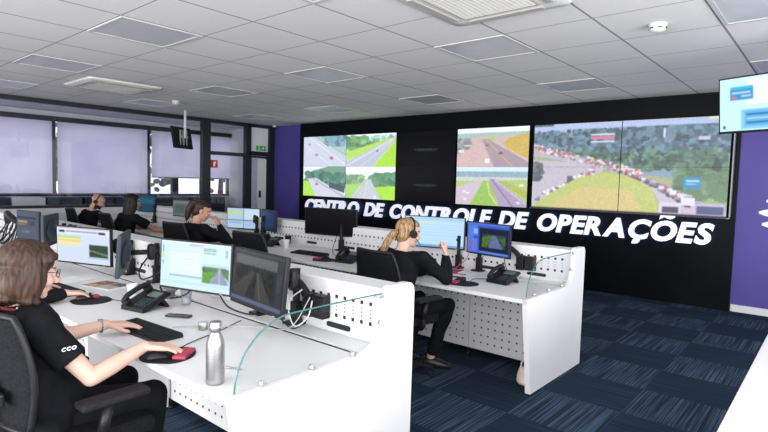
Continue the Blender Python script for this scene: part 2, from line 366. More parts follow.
def pic_f():
    i = Img(96, 56, (.80, .90, .98)); i.rect(0, .12, 1, .3, (.50, .62, .66), .04); i.rect(0, .26, 1, .38, (.74, .8, .74), .05); i.poly([(0, .38), (1, .32), (1, 1), (0, 1)], (.66, .74, .34), .02)
    i.poly([(0, .55), (.3, .36), (.44, .36), (.2, 1), (0, 1)], (.78, .70, .74), .02); i.poly([(.40, .36), (.50, .36), (.62, 1), (.22, 1)], (.52, .72, .22), .03); i.line([(.46, .38), (.5, .7), (.6, .95)], .015, (.85, .82, .55))
    i.poly([(.48, .3), (.56, .3), (1, .9), (1, 1), (.64, 1)], (.62, .55, .66), .015); i.line([(.52, .32), (.82, 1)], .012, (.4, .34, .42)); i.line([(.55, .32), (1, .94)], .008, (.85, .8, .88)); i.poly([(.62, .38), (.72, .38), (1, .62), (1, .8)], (.62, .68, .2), .03)
    for x, y in ((.12, .82), (.1, .62), (.16, .66), (.86, .85), (.9, .42)): i.rect(x, y, x + .05, y + .06, (.92, .9, .95))
    return i.a
def pic_big():
    i = Img(224, 112, (.45, .55, .62)); i.rect(0, 0, 1, .1, (.62, .68, .82), .02)
    for _ in range(900):
        x = random.random(); y = random.uniform(.05 + .1 * abs(x - .6), .52); k = random.uniform(.55, 1.35); c = (.30 * k, .40 * k, .44 * k) if y < .33 else (.26 * k, .38 * k, .28 * k)
        i.ell(x, y, .018 * random.uniform(.6, 1.4), .03 * random.uniform(.6, 1.4), c, .03)
    i.rect(0, .0, 1, .07, (.66, .72, .86), .03)
    i.poly([(0, .30), (.2, .38), (.45, .52), (.72, .60), (1, .72), (1, 1), (0, 1)], (.60, .62, .42), .03)
    i.poly([(0, .22), (.12, .3), (.34, .42), (.6, .52), (.62, .57), (.3, .48), (.1, .4), (0, .38)], (.70, .66, .70), .03)
    for _ in range(260):
        t = random.random(); x = t * .62; y = .24 + .31 * t + random.uniform(-.02, .05); c = random.choice([(.9, .88, .9), (.75, .3, .32), (.55, .5, .55), (.85, .82, .6), (.35, .33, .4)]); i.rect(x, y, x + .014, y + .022, c)
    i.poly([(0, .42), (.3, .46), (.42, .52), (.36, .66), (0, .98)], (.72, .69, .72), .02)
    i.trees(.46, .66, 0, .05, (.32, .36, .34), 30, .025)
    for _ in range(50):
        t = random.random(); x = .02 + .34 * t; y = .86 - .34 * t + random.uniform(-.03, .03); i.rect(x, y, x + .018, y + .03, random.choice([(.85, .4, .45), (.92, .9, .92), (.4, .38, .42)]))
    i.rect(.215, .6, .245, .71, (.3, .3, .34))
    # the yellow green meadow and the arc of road around it
    i.poly([(0, .97), (.14, .78), (.27, .62), (.42, .55), (.56, .60), (.66, .72), (.69, .86), (.69, 1), (0, 1)], (.70, .74, .34), .025)
    i.poly([(.1, .97), (.3, .72), (.55, .74), (.62, .95), (.5, 1), (.1, 1)], (.80, .72, .40), .025)
    i.poly([(.42, .53), (.58, .57), (.70, .66), (.90, .84), (1, .95), (1, 1), (.69, 1), (.70, .86), (.66, .72), (.56, .60)], (.74, .70, .74), .02)
    i.poly([(.74, .62), (1, .66), (1, .95), (.86, .82)], (.52, .64, .34), .03); i.trees(.55, .78, .78, 1, (.3, .42, .26), 90, .04)
    for _ in range(150):
        t = random.random() ** .8; x = .48 + .44 * t + random.uniform(-.03, .04) * t; y = .53 + .40 * t ** 1.3; s_ = .012 + .03 * t; c = random.choice([(.92, .9, .93), (.85, .83, .86), (.72, .28, .32), (.38, .34, .42), (.62, .55, .62)]); i.rect(x, y, x + s_, y + s_ * 2, c); i.rect(x, y + s_ * 1.4, x + s_, y + s_ * 2, [q * .55 for q in c])
    i.rect(.845, .855, .99, .985, (.74, .68, .76)); i.rect(.87, .88, .985, .96, (.22, .24, .40)); i.rect(.70, .86, .80, .97, (.82, .8, .84)); i.rect(.715, .90, .79, .96, (.2, .18, .24)); i.rect(.80, .80, .86, .88, (.88, .86, .9))
    i.rect(.805, .60, .885, .71, (.12, .48, .66)); i.rect(.815, .625, .875, .64, (.7, .85, .9)); i.rect(.815, .66, .86, .672, (.7, .85, .9))
    i.rect(.34, .13, .47, .155, (.85, .86, .9)); i.rect(.34, .165, .47, .20, (.80, .42, .50)); i.rect(.34, .21, .47, .23, (.82, .84, .9)); i.rect(.70, .10, .712, .2, (.85, .88, .92)); i.rect(.86, .2, .91, .23, (.75, .75, .8))
    i.rect(0, 0, 1, .022, (.62, .70, .74), .04); i.rect(.0, 0, .12, .03, (.2, .25, .28), .1); i.rect(0, .975, 1, 1, (.05, .05, .06), .03); i.rect(.9, .01, .98, .03, (.9, .9, .6)); return i.a
def pic_off():
    i = Img(96, 56, (.012, .014, .02)); i.rect(.33, .50, .72, .53, (.22, .26, .28), .06); i.rect(.38, .56, .68, .58, (.16, .19, .2), .05); return i.a
def ui_table():
    i = Img(84, 50, (.80, .84, .93)); i.rect(0, 0, 1, .04, (.72, .66, .70)); i.rect(0, .04, 1, .20, (.86, .88, .95)); i.rect(.05, .1, .15, .16, (.12, .13, .2)); i.rect(.8, .1, .92, .17, (.12, .13, .2)); i.rect(.18, .11, .78, .14, (.55, .58, .68), .06)
    i.rect(.02, .24, .46, .32, (.72, .86, .58)); i.rect(.02, .32, .46, .36, (.92, .9, .55)); i.rect(.02, .36, .46, .41, (.93, .74, .5)); i.rect(.02, .41, .46, .52, (.95, .93, .66))
    for y in (.3, .36, .42, .48): i.rect(.02, y, .46, y + .012, (.78, .76, .6))
    i.rect(.62, .46, .96, .80, (.16, .26, .18), .04); i.poly([(.62, .6), (.96, .7), (.96, .76), (.62, .64)], (.45, .5, .45), .03); i.rect(.62, .46, .96, .52, (.2, .25, .2), .03); i.rect(.58, .82, .98, .84, (.6, .64, .7)); return i.a
def ui_doc():
    i = Img(96, 56, (.80, .91, .96)); i.rect(0, 0, 1, .05, (.86, .93, .97)); i.rect(.42, .06, .62, .075, (.85, .45, .45)); i.rect(.03, .1, .045, .26, (.35, .4, .42), .1); i.rect(.03, .28, .05, .4, (.8, .85, .3)); i.rect(.03, .42, .045, .52, (.4, .55, .5))
    i.rect(.14, .16, .58, .72, (.86, .94, .97)); i.rect(.14, .2, .58, .215, (.72, .82, .88)); i.rect(.36, .36, .5, .375, (.9, .78, .6)); i.rect(.36, .46, .5, .475, (.9, .8, .7)); i.rect(.14, .72, .6, .75, (.6, .7, .76))
    for y in (.11, .15, .19): i.rect(.62, y, .8, y + .018, (.45, .55, .6), .06)
    i.rect(.93, .1, .96, .26, (.6, .7, .74)); i.rect(.61, .42, .98, .82, (.72, .82, .86)); i.trees(.5, .64, .64, .95, (.28, .42, .28), 70, .03); i.rect(.61, .42, .98, .48, (.74, .84, .88)); i.poly([(.61, .6), (.8, .56), (.72, .82), (.61, .82)], (.36, .58, .22), .04); i.poly([(.84, .5), (.86, .5), (.98, .82), (.72, .82)], (.55, .58, .68), .02); i.line([(.85, .5), (.85, .82)], .01, (.75, .78, .85)); i.poly([(.9, .58), (.98, .56), (.98, .76)], (.3, .5, .25), .04); i.rect(.0, .86, 1, .9, (.74, .86, .92)); return i.a
def ui_cctv():
    i = Img(96, 56, (.20, .205, .22)); i.rect(0, 0, 1, .05, (.26, .27, .30)); i.rect(.05, .09, .87, .84, (.16, .165, .16), .03); i.rect(.05, .09, .87, .27, (.36, .37, .38), .01); i.trees(.30, .6, .10, .82, (.13, .14, .14), 110, .035)
    i.poly([(.4, .36), (.46, .36), (.3, .84), (.05, .84), (.05, .7)], (.24, .24, .22), .02); i.poly([(.5, .36), (.55, .36), (.8, .84), (.5, .84)], (.25, .25, .24), .02); i.line([(.52, .4), (.6, .84)], .012, (.36, .36, .34)); i.rect(.89, .3, .97, .6, (.23, .25, .28)); i.rect(0, .88, 1, .95, (.36, .38, .50)); return i.a
def ui_pale():
    i = Img(84, 50, (.70, .84, .95)); i.rect(0, .03, 1, .1, (.60, .76, .9), .02); i.rect(.3, .17, .55, .21, (.82, .84, .62)); i.rect(.02, .12, .98, .14, (.6, .74, .88))
    for y in (.25, .33, .41, .5, .6): i.rect(.03, y, .97, y + .012, (.64, .78, .92))
    i.rect(0, .93, 1, 1, (.45, .62, .8)); return i.a
def ui_blue():
    i = Img(72, 44, (.20, .34, .72)); i.rect(0, 0, 1, .08, (.30, .42, .78)); i.rect(.03, .1, .26, .95, (.34, .46, .82), .02); i.rect(.17, .2, .27, .36, (.55, .68, .95)); i.rect(.17, .44, .27, .52, (.12, .3, .78)); i.rect(.05, .55, .12, .72, (.45, .42, .6))
    i.rect(.3, .16, .98, .9, (.09, .12, .22)); i.rect(.38, .34, .92, .78, (.2, .26, .24), .04); i.poly([(.38, .45), (.62, .36), (.5, .78), (.38, .78)], (.30, .42, .18), .05); i.poly([(.62, .36), (.7, .36), (.86, .78), (.52, .78)], (.36, .42, .58), .03); i.poly([(.76, .45), (.92, .4), (.92, .7)], (.25, .38, .2), .04); i.rect(.3, .9, .98, .95, (.4, .55, .85)); return i.a
def ui_split():
    i = Img(64, 40, (.66, .76, .86)); i.rect(.02, .12, .5, .34, (.70, .80, .62), .03); i.rect(.52, .05, .98, .55, (.74, .82, .9), .02); i.rect(.5, 0, .52, 1, (.3, .35, .45)); i.rect(0, .58, 1, .62, (.4, .46, .56)); i.rect(.05, .7, .45, .76, (.5, .6, .75)); i.rect(.55, .66, .95, .9, (.6, .72, .85), .03); return i.a
def ui_dim():
    i = Img(64, 40, (.24, .28, .36)); i.rect(.04, .2, .9, .28, (.10, .12, .16)); i.rect(.06, .34, .5, .42, (.62, .56, .38)); i.rect(.06, .46, .45, .52, (.5, .36, .30)); i.rect(.62, .34, .85, .5, (.15, .17, .3)); i.rect(.05, .6, .9, .8, (.28, .31, .38), .02); i.rect(.3, .7, .6, .78, (.42, .42, .44), .05); return i.a
def ui_navy(): i = Img(32, 20, (.03, .10, .24)); i.rect(.1, .1, .9, .8, (.05, .14, .30), .01); return i.a
def ui_grey(): i = Img(48, 30, (.33, .38, .37)); i.rect(.05, .1, .95, .2, (.42, .46, .45)); i.rect(.1, .3, .5, .8, (.28, .33, .33), .03); return i.a
def ui_teal(): i = Img(32, 20, (.07, .24, .32)); i.rect(.1, .2, .9, .5, (.1, .32, .42), .02); return i.a
def ui_dark(): return Img(16, 10, (.012, .013, .015)).a
def ui_info():
    i = Img(120, 60, (.80, .97, 1.0)); i.rect(.25, .03, 1, .52, (.93, 1, 1), .005); i.rect(.10, .17, .31, .42, (.28, .58, .82)); i.rect(.10, .17, .31, .22, (.25, .76, .88)); i.rect(.12, .27, .28, .30, (.75, .88, .95)); i.rect(.115, .33, .16, .40, (.75, .5, .6)); i.rect(.2, .34, .29, .36, (.7, .85, .93))
    i.rect(.20, .60, 1, .97, (.55, .80, .92)); i.rect(.23, .64, .6, .92, (.42, .70, .88)); i.rect(.25, .68, .5, .71, (.18, .46, .72)); i.rect(.25, .76, .55, .79, (.8, .93, .97)); i.rect(.25, .84, .5, .87, (.18, .46, .72)); i.rect(.03, .88, .055, .95, (.2, .5, .5)); return i.a

# ---------------------------------------------------------------- the room
CZ = 2.83; YW = 8.1; XG = -10.6; XO = -12.6
def struct(name, bm, mats, parent=None):
    o = bm.build(name, mats, parent)
    if parent is None: tag(o, kind='structure')
    return o
struct('floor', B().box((-5.0, 2.2, -.05), (15.4, 12.2, .1)), M['carpet'])
struct('ceiling', B().box((-5.0, 2.2, CZ + .05), (15.4, 12.2, .1)), M['ceiling'])
struct('wall_back', B().box((-3.95, YW + .12, CZ / 2), (13.2, .2, CZ)), M['purple'])
struct('wall_corridor', B().box((-11.65, YW + .12, CZ / 2), (2.1, .2, CZ)), M['whitepaint'])
struct('trim_1', B().box((-5.28, YW - .0, CZ / 2), (8.54, .06, CZ)), M['cladding'])
struct('baseboard_back', B().box((.8, YW + .01, .045), (3.6, .03, .09), .004), M['whitepaint'])
struct('baseboard_left', B().box((-10.1, YW + .01, .045), (.95, .03, .09), .004), M['whitepaint'])
# low white wall, then the glazed partition towards the corridor
struct('wall_left', B().box((XG, 2.15, .465), (.12, 8.0, .93)), M['whitepaint'])
w = B()
w.box((XG, 1.15, .955), (.10, 10.0, .05)).box((XG, 2.1, 2.79), (.10, 11.9, .08))
w.box((XG, 6.28, CZ / 2), (.12, .19, CZ))
win = struct('window_1', w, M['frame'])
p = B()
for y0, y1 in ((-1.9, 1.0), (1.005, 3.66), (3.665, 6.18)): p.box((XG, (y0 + y1) / 2, 1.865), (.012, y1 - y0, 1.77))
p.build('pane', M['pane'], win)
# fixed light with transom beside the door
w = B(); w.box((XG, 7.36, CZ / 2), (.12, .14, CZ)).box((XG, 6.83, 2.09), (.09, .95, .08)).box((XG, 6.83, .05), (.09, .95, .1))
w2 = struct('window_2', w, M['frame'])
B().box((XG, 6.83, 1.08), (.012, .93, 1.95)).box((XG, 6.83, 2.44), (.012, .93, .63)).build('pane', M['pane'], w2)
B().box((XG + .03, 7.25, 1.3), (.03, .05, 1.5), .01).build('pull_handle', M['frame'], w2)
w = B(); w.box((XG, 8.02, CZ / 2), (.14, .16, CZ)).box((XG, 7.7, 2.14), (.12, .66, .10)).box((XG, 7.7, 2.79), (.12, .66, .07))
dr = struct('door_1', w, M['frame'])
B().box((XG, 7.68, 2.46), (.02, .55, .58)).build('transom_panel', M['whitepaint'], dr)
lf = B().box((XG, 7.45, 1.05), (.05, .04, 2.06)).box((XG, 7.92, 1.05), (.05, .05, 2.06)).box((XG, 7.68, 2.06), (.05, .46, .04)).box((XG, 7.68, .06), (.05, .46, .1)).build('door_leaf', M['frame'], dr)
B().box((XG, 7.56, 1.05), (.01, .2, 1.94)).build('pane', M['pane'], lf)
B().box((XG, 7.78, 1.05), (.03, .25, 1.94)).build('door_panel', M['whitepaint'], lf)
B().tube([(XG + .06, 7.70, 1.1), (XG + .06, 7.70, 1.26)], .012).box((XG + .03, 7.70, 1.18), (.03, .04, .16), .008).build('door_handle', M['black'], lf)
# corridor and outer wall with windows
w = B(); w.box((XO, 2.15, .54), (.16, 12.2, 1.08)).box((XO, 2.15, 2.765), (.16, 12.2, .13))
struct('wall_outer', w, M['whitepaint'])
w = B(); w.box((XO, 2.15, 2.69), (.18, 12.2, .05))
for y in (-2.2, 1.2, 3.93, 5.93, 7.35, 8.15): w.box((XO + .02, y, 1.88), (.12, .07, 1.62))
w.box((XO, 2.15, 1.09), (.2, 12.2, .05)); w.box((XO, 6.62, 1.3), (.1, .16, .46))
win3 = struct('window_3', w, M['frame'])
B().box((XO - .04, 2.15, 1.88), (.01, 12.0, 1.58)).build('pane', M['pane'], win3)
def blind(y0, y1, zb, label):
    t = thing('roller_blind', (XO + .13, (y0 + y1) / 2, zb), label, 'blind', 'roller blinds on the corridor windows')
    n = 24; ht = 2.66 - zb; d = y1 - y0
    b = B(); rows = []
    for sgn in (.0015, -.0015): pass
    f_ = b.bm.faces.new([b.bm.verts.new(p_) for p_ in ((0, -d / 2, 0), (0, d / 2, 0), (0, d / 2, ht), (0, -d / 2, ht))]); b.build('blind_fabric', M['blind'], t)
    B().tube([(0, -d / 2, 0), (0, d / 2, 0)], .014).build('bottom_bar', M['greyframe'], t)
    B().tube([(0, -d / 2, ht), (0, d / 2, ht)], .03).build('roller_tube', M['greyframe'], t)
    B().box((.03, 0, ht + .01), (.09, d + .09, .10), .005).build('head_box', M['frame'], t)
blind(1.24, 3.88, 1.12, 'leftmost lowered lavender roller blind behind the glass partition')
blind(3.98, 5.88, 1.12, 'wide lowered lavender roller blind behind the glass, right of the first black mullion')
blind(5.98, 8.1, 1.52, 'half raised lavender roller blind with bright trees showing under it')
# low cabinets standing against the outer wall
for y0, y1, m_, lab in ((-.3, 3.02, 'greycab', 'long dark low cabinet at far left under the windows'), (3.05, 3.62, 'whitepaint', 'white low cabinet between dark cabinets under the windows'), (3.66, 4.30, 'greycab', 'dark blue low cabinet right of the white cabinet'), (4.36, 4.95, 'greycab', 'dark low cabinet behind the bald man, second right of the white one'), (5.0, 6.3, 'greycab', 'dark low cabinet behind the dark haired operator'), (6.4, 7.7, 'greycab', 'dark low cabinet seen below the half raised blind')):
    t = thing('low_cabinet', (XO + .36, (y0 + y1) / 2, 0), lab, 'cabinet', 'low cabinets along the corridor')
    B().box((0, 0, .53), (.4, y1 - y0, 1.06), .008).build('body', M[m_], t)
    n = max(1, round((y1 - y0) / .6))
    for k in range(n):
        yy = -(y1 - y0) / 2 + (k + .5) * (y1 - y0) / n
        dd = B().box((.208, yy, .56), (.016, (y1 - y0) / n - .02, .94), .004).build('door', M[m_], t)
        B().box((.222, yy + (y1 - y0) / n * .36, .62), (.012, .02, .12), .003).build('handle', M['greyframe'], dd)
# outside
struct('ground_outside', B().box((-22, 3, -.3), (18.5, 40, .1)), M['ground'])
for k, (x, y, h, s) in enumerate(((-17.5, 8.2, 2.6, 1.5), (-19.5, 12.2, 3.0, 1.8), (-17.2, 5.0, 2.3, 1.2))):
    t = thing('tree', (x, y, -.25), ('garden tree outside the half raised blind', 'garden tree outside behind the fire sign pane', 'smaller garden tree outside behind the lowered blind')[k], 'tree', 'trees outside the windows')
    B().chain([(0, 0, 0), (.05, .03, h * .5), (0, .1, h * .8)], [.14, .1, .06]).build('trunk', M['bark'], t)
    b = B()
    for q in range(170):
        d = V((random.gauss(0, 1), random.gauss(0, 1), random.gauss(0, .8))).normalized() * s * random.uniform(.5, 1); c = V((0, 0, h)) + d
        b.ell(c, (random.uniform(.10, .22),) * 2 + (random.uniform(.05, .12),), Matrix.Rotation(random.uniform(0, 3), 3, 'X'), 6, 4)
    b.build('crown', M['leaf'], t)

# ---------------------------------------------------------------- ceiling fittings
LAB = {(-1, 0): 'grey ceiling light panel just beyond the large air conditioning cassette', (2, 0): 'grey ceiling light panel at the top right corner of the view, beside the smoke detector', (-4, 0): 'bluish ceiling light panel in the middle of the ceiling, left of centre', (-4, -3): 'large grey ceiling light panel at upper left of the view', (-7, -3): 'grey ceiling light panel near the far left air conditioning cassette', (-7, 0): 'dark grey ceiling light panel right of the far air conditioning cassette', (-4, 3): 'dark ceiling light panel before the black screen section of the video wall', (-1, 3): 'grey ceiling light panel above the big traffic screens', (2, 3): 'grey ceiling light panel behind the hanging television', (-7, 3): 'ceiling light panel above the four-picture screens at left', (-10, 0): 'ceiling light panel by the glass partition, near the door end', (-10, -3): 'ceiling light panel at far left beside the glass partition', (-1, -3): 'grey ceiling light panel touching the top edge of the view, left of the large cassette', (-10, 3): 'ceiling light panel in the corner above the door'}
proto_l = None
for (i, j), lab in LAB.items():
    c = (GX0 + GT * (i + .5), GY0 + GT * (j + .5), CZ)
    if proto_l is None:
        proto_l = thing('ceiling_light', c, lab, 'ceiling light', 'light panels in the tiled ceiling')
        b = B()
        for sx, sy, dx, dy in ((.72, .03, 0, .345), (.72, .03, 0, -.345), (.03, .66, .345, 0), (.03, .66, -.345, 0)): b.box((dx, dy, -.004), (sx, sy, .012))
        b.build('frame', M['lightframe'], proto_l)
        B().box((0, 0, -.002), (.66, .66, .006)).build('diffuser', M['diffuser'], proto_l)
    else:
        c_ = copy_tree(proto_l); c_.location = c; c_['label'] = lab
def cassette(loc, label, s=.95):
    t = thing('air_conditioner', loc, label, 'air conditioner', 'ceiling cassette air conditioners')
    h = s / 2
    def ring(a, z, r=.06):
        pts = []
        for cx, cy, a0 in ((a - r, a - r, 0), (-a + r, a - r, 90), (-a + r, -a + r, 180), (a - r, -a + r, 270)): pts += [V((cx + r * math.cos(R(a0 + k * 30)), cy + r * math.sin(R(a0 + k * 30)), z)) for k in range(4)]
        return pts
    B().loft([ring(h, 0), ring(h, -.012), ring(h - .012, -.024), ring(h - .10, -.034), ring(h - .12, -.03)]).build('panel', M['acwhite'], t)
    for k in range(4):
        f = B().box((0, h - .10, -.034), (s - .36, .055, .012), .006, Matrix.Rotation(0, 3, 'X')); o = f.build('louvre', M['acgrille'], t); o.rotation_euler = (0, 0, k * math.pi / 2)
    g = B().box((0, 0, -.031), (s - .34, s - .34, .012), .01)
    for k in range(22): g.m(1).box((0, -(s - .38) / 2 + (k + .5) * (s - .38) / 22, -.0385), (s - .38, .007, .004))
    g.build('grille', [M['acgrille'], M['acwhite']], t)
cassette((-1.95, 3.2, CZ), 'large white air conditioning cassette at top centre of the ceiling')
cassette((-8.05, 3.3, CZ), 'white air conditioning cassette far off at upper left, near the glass partition', 1.0)
for x, y, lab in ((-1.16, 4.55, 'white round smoke detector on the ceiling at upper right'), (-8.68, 4.58, 'small white smoke detector on the ceiling before the glass partition')):
    t = thing('smoke_detector', (x, y, CZ), lab, 'smoke detector', 'smoke detectors')
    B().lathe([(.03, 0), (.065, 0), (.068, -.015), (.05, -.022)], seg=24).build('base', M['acwhite'], t)
    B().lathe([(.045, -.018), (.062, -.026), (.06, -.045), (.04, -.06), (.005, -.064)], seg=24).build('cover', M['acwhite'], t)
    for k in range(6): o = B().box((.0615, 0, -.036), (.006, .03, .008)).build('sensor_slot', M['hole'], t); o.rotation_euler.z = k * math.pi / 3
t = thing('security_camera', (-10.42, 8.0, CZ), 'tiny white security camera in the ceiling corner above the door', 'camera')
B().lathe([(.045, 0), (.045, -.03), (.03, -.04)], seg=16).build('mount', M['acwhite'], t)
B().ell((0, 0, -.055), (.035, .035, .03)).build('dome', M['black'], t)
t = thing('exit_sign', (XG + .075, 7.69, 2.27), 'small green exit sign above the white door', 'sign')
B().box((0, 0, 0), (.02, .26, .11), .004).build('housing', M['green'], t)
b = B()
b.box((.0115, -.06, .0), (.002, .02, .05)).ell((.0115, -.06, .037), (.002, .011, .011)).box((.0115, -.045, -.03), (.002, .04, .012)).box((.0115, .05, 0), (.002, .07, .012)).prism([(.05, .03), (.10, 0), (.05, -.03)], 'x', .0105, .0125)
b.build('symbol', M['signwhite'], t)
t = thing('fire_sign', (XG + .012, 6.49, 1.85), 'small red and white fire extinguisher sign on the glass', 'sign')
B().box((0, 0, 0), (.004, .17, .17), .001).build('plate', M['signred'], t)
B().box((.003, 0, -.01), (.002, .05, .09)).box((.003, .01, .045), (.002, .03, .02)).box((.003, .035, .03), (.002, .014, .05)).build('symbol', M['signwhite'], t)
# television hung by the partition, seen from behind, and the one at right
t = thing('television', (-9.8, 5.3, 2.3), 'dark television on a white ceiling pole before the glass partition, seen from behind', 'television', rz=R(-62))
B().box((0, 0, 0), (.62, .04, .42), .012, Matrix.Rotation(R(10), 3, 'X')).build('housing', M['blackmatte'], t)
B().box((0, -.025, .0), (.58, .004, .38), 0, Matrix.Rotation(R(10), 3, 'X')).build('screen', M['hole'], t)
b = B().box((0, .035, 0), (.05, .02, .3)).box((-.1, .035, 0), (.03, .02, .3), 0, R(0)).box((.1, .035, 0), (.03, .02, .3)).box((0, .05, .02), (.24, .02, .05)); b.build('bracket', M['greyframe'], t)
B().tube([(0, .07, 0), (0, .07, .53)], .025).build('ceiling_pole', M['acwhite'], t)
t = thing('television', (-.624, 5.5, 2.305), 'bright pale blue information television hanging at the right edge', 'television', rz=R(-20.6))
rx = Matrix.Rotation(R(-6.9), 3, 'X').inverted()
B().box((.18, .03, 0), (.92, .05, .487), .008, rx).build('housing', M['black'], t)
so = link('screen', screen_mesh(.888, .452, blur(ui_info())), t); so.matrix_local = Matrix.Translation((.18, .0, 0)) @ rx.to_4x4() @ Matrix.Translation((0, -.0, 0))
B().tube([(.2, .07, .1), (.2, .07, .525)], .025).box((.2, .06, .05), (.2, .04, .2)).build('ceiling_pole', M['frame'], t)

# ---------------------------------------------------------------- video wall: twelve panels, two rows of six
PW, PH = 1.357, .658; PX = [-9.31, -7.95, -6.59, -5.19, -3.77, -2.44]; PZ = (1.853, 1.195)   # left edges, bottoms
big = pic_big(); H2, W2 = big.shape[0] // 2, big.shape[1] // 2
pics = {(0, 0): (pic_a(), 'top left video wall panel showing a washed-out motorway with a red car'), (1, 0): (pic_b(), 'video wall panel in the upper row showing a straight road between bright lawns'), (0, 1): (pic_c(), 'bottom left video wall panel showing a truck on a road below wooded hill'), (1, 1): (pic_d(), 'video wall panel in the lower row showing a road rising between trees under white sky'),
        (2, 0): (pic_off(), 'upper blank black video wall panel with a faint text line'), (2, 1): (pic_off(), 'lower blank black video wall panel with a faint text line'),
        (3, 0): (pic_e(), 'upper video wall panel showing reddish highway ramps and an ochre field'), (3, 1): (pic_f(), 'lower video wall panel showing a mauve highway with green verges'),
        (4, 0): (big[:H2 + 1, :W2 + 1], 'upper left quarter of the big traffic jam picture, wooded hill and red caption'), (5, 0): (big[:H2 + 1, W2 - 1:], 'upper right quarter of the big traffic jam picture, wooded hill'), (4, 1): (big[H2 - 1:, :W2 + 1], 'lower left quarter of the big traffic jam picture, yellow green meadow'), (5, 1): (big[H2 - 1:, W2 - 1:], 'lower right quarter of the big traffic jam picture, trucks and blue road sign')}
for (c, r), (im, lab) in pics.items():
    x = PX[c] + PW / 2; w_ = PW; r_off = c == 2
    if c >= 4: w_ = 1.324; x = PX[c] + w_ / 2 + .02
    t = thing('video_wall_panel', (x, YW - .075, PZ[r]), lab, 'video wall panel', 'video wall panels')
    B().box((0, 0, PH / 2), (w_ - .002, .088, PH - .002), .003).build('housing', M['black'], t)
    o = link('screen', screen_mesh(w_ - .004, PH - .003, blur(im) * (1 if r_off else .78 * (1 + .025 * rng.standard_normal(im.shape[:2])[..., None])) + (0 if r_off else 1) * np.array((.20, .205, .235))), t); o.location = (0, -.0455, PH / 2)
t = thing('trim_strip', (-1.065, YW - .07, 1.2), 'thin grey metal strip along the right side of the big traffic picture', 'trim')
B().box((0, 0, .68), (.014, .07, 1.33), .002).box((-1.36, 0, .0), (2.72, .06, .012)).build('profile', M['greyframe'], t)
# lit lettering
def glyph(ch):
    if ch == 'Õ':                                                    # letter and tilde built apart
        a, b = glyph('O'), glyph('~'); bx = [v.co.x for v in b.vertices]; by = [v.co.y for v in b.vertices]; ax = [v.co.x for v in a.vertices]; top = max(v.co.y for v in a.vertices)
        k = .62 * (max(ax) - min(ax)) / (max(bx) - min(bx)); b.transform(Matrix.Translation((-(min(bx) + max(bx)) / 2, -min(by), 0))); b.transform(Matrix.Diagonal((k, .8, 1, 1)))
        b.transform(Matrix.Translation(((min(ax) + max(ax)) / 2 + .035, top + .012, 0))); bm = bmesh.new(); bm.from_mesh(a); bm.from_mesh(b); bm.to_mesh(a); bm.free(); return a
    cu = bpy.data.curves.new('glyph', 'FONT'); cu.body = ch; cu.size = .37; cu.shear = .22; cu.offset = .015; cu.extrude = .016; cu.resolution_u = 4
    o = bpy.data.objects.new('glyph', cu); COL.objects.link(o)
    me = bpy.data.meshes.new_from_object(o.evaluated_get(bpy.context.evaluated_depsgraph_get())); bpy.data.objects.remove(o); bpy.data.curves.remove(cu); return me
def lettering(text, x0, x1, z0, y, parent, name='letter'):
    items = []; cur = 0.0
    for ch in text:
        if ch == ' ': cur += .15; continue
        me = glyph(ch); xs = [v.co.x for v in me.vertices]; sh = [v.co.x - .22 * v.co.y for v in me.vertices]
        a, b = min(sh), max(sh); items.append((me, cur - a)); cur += (b - a) + .022
    k = (x1 - x0) / (cur - .03)
    for me, off in items:
        me.transform(Matrix.Translation((off, 0, 0))); me.transform(Matrix.Diagonal((k, 1, 1, 1))); me.transform(Matrix.Rotation(R(90), 4, 'X'))
        me.materials.clear(); me.materials.append(M['letter']); me.materials.append(M['halo'])
        for p in me.polygons: p.material_index = 1 if p.normal.y > .5 else 0
        me.transform(Matrix.Translation((x0, y, z0))); link(name, me, parent, True)
t = thing('lit_wall_lettering', (-5.3, YW - .05, .84), 'long row of lit white letters CENTRO DE CONTROLE DE OPERAÇÕES on the black wall', 'sign')
lettering('CENTRO DE CONTROLE DE OPERAÇÕES', -9.29, -1.275, .855, YW - .085, t)
# emblem on the purple wall: white curved strokes
t = thing('wall_emblem', (-.3, YW, 1.3), 'white emblem of curved strokes on the purple wall, cut by the right edge', 'emblem')
for k, (zc, x0) in enumerate(((1.44, -.70), (1.295, -.77), (1.15, -.73))):
    pts = [(x0 + .9 * q / 14, zc + .16 * (q / 14) ** 1.6 - .02 * math.sin(q / 14 * 3.1)) for q in range(15)]
    up = [(x, z + .002 + .048 * min(1, (q + .5) / 2)) for q, (x, z) in enumerate(pts)]; dn = [(x, z - .002 - .048 * min(1, (q + .5) / 2)) for q, (x, z) in enumerate(pts)]
    B().prism(up + dn[::-1], 'y', YW + .008, YW + .02).build('stroke', M['signwhite'], t, True)

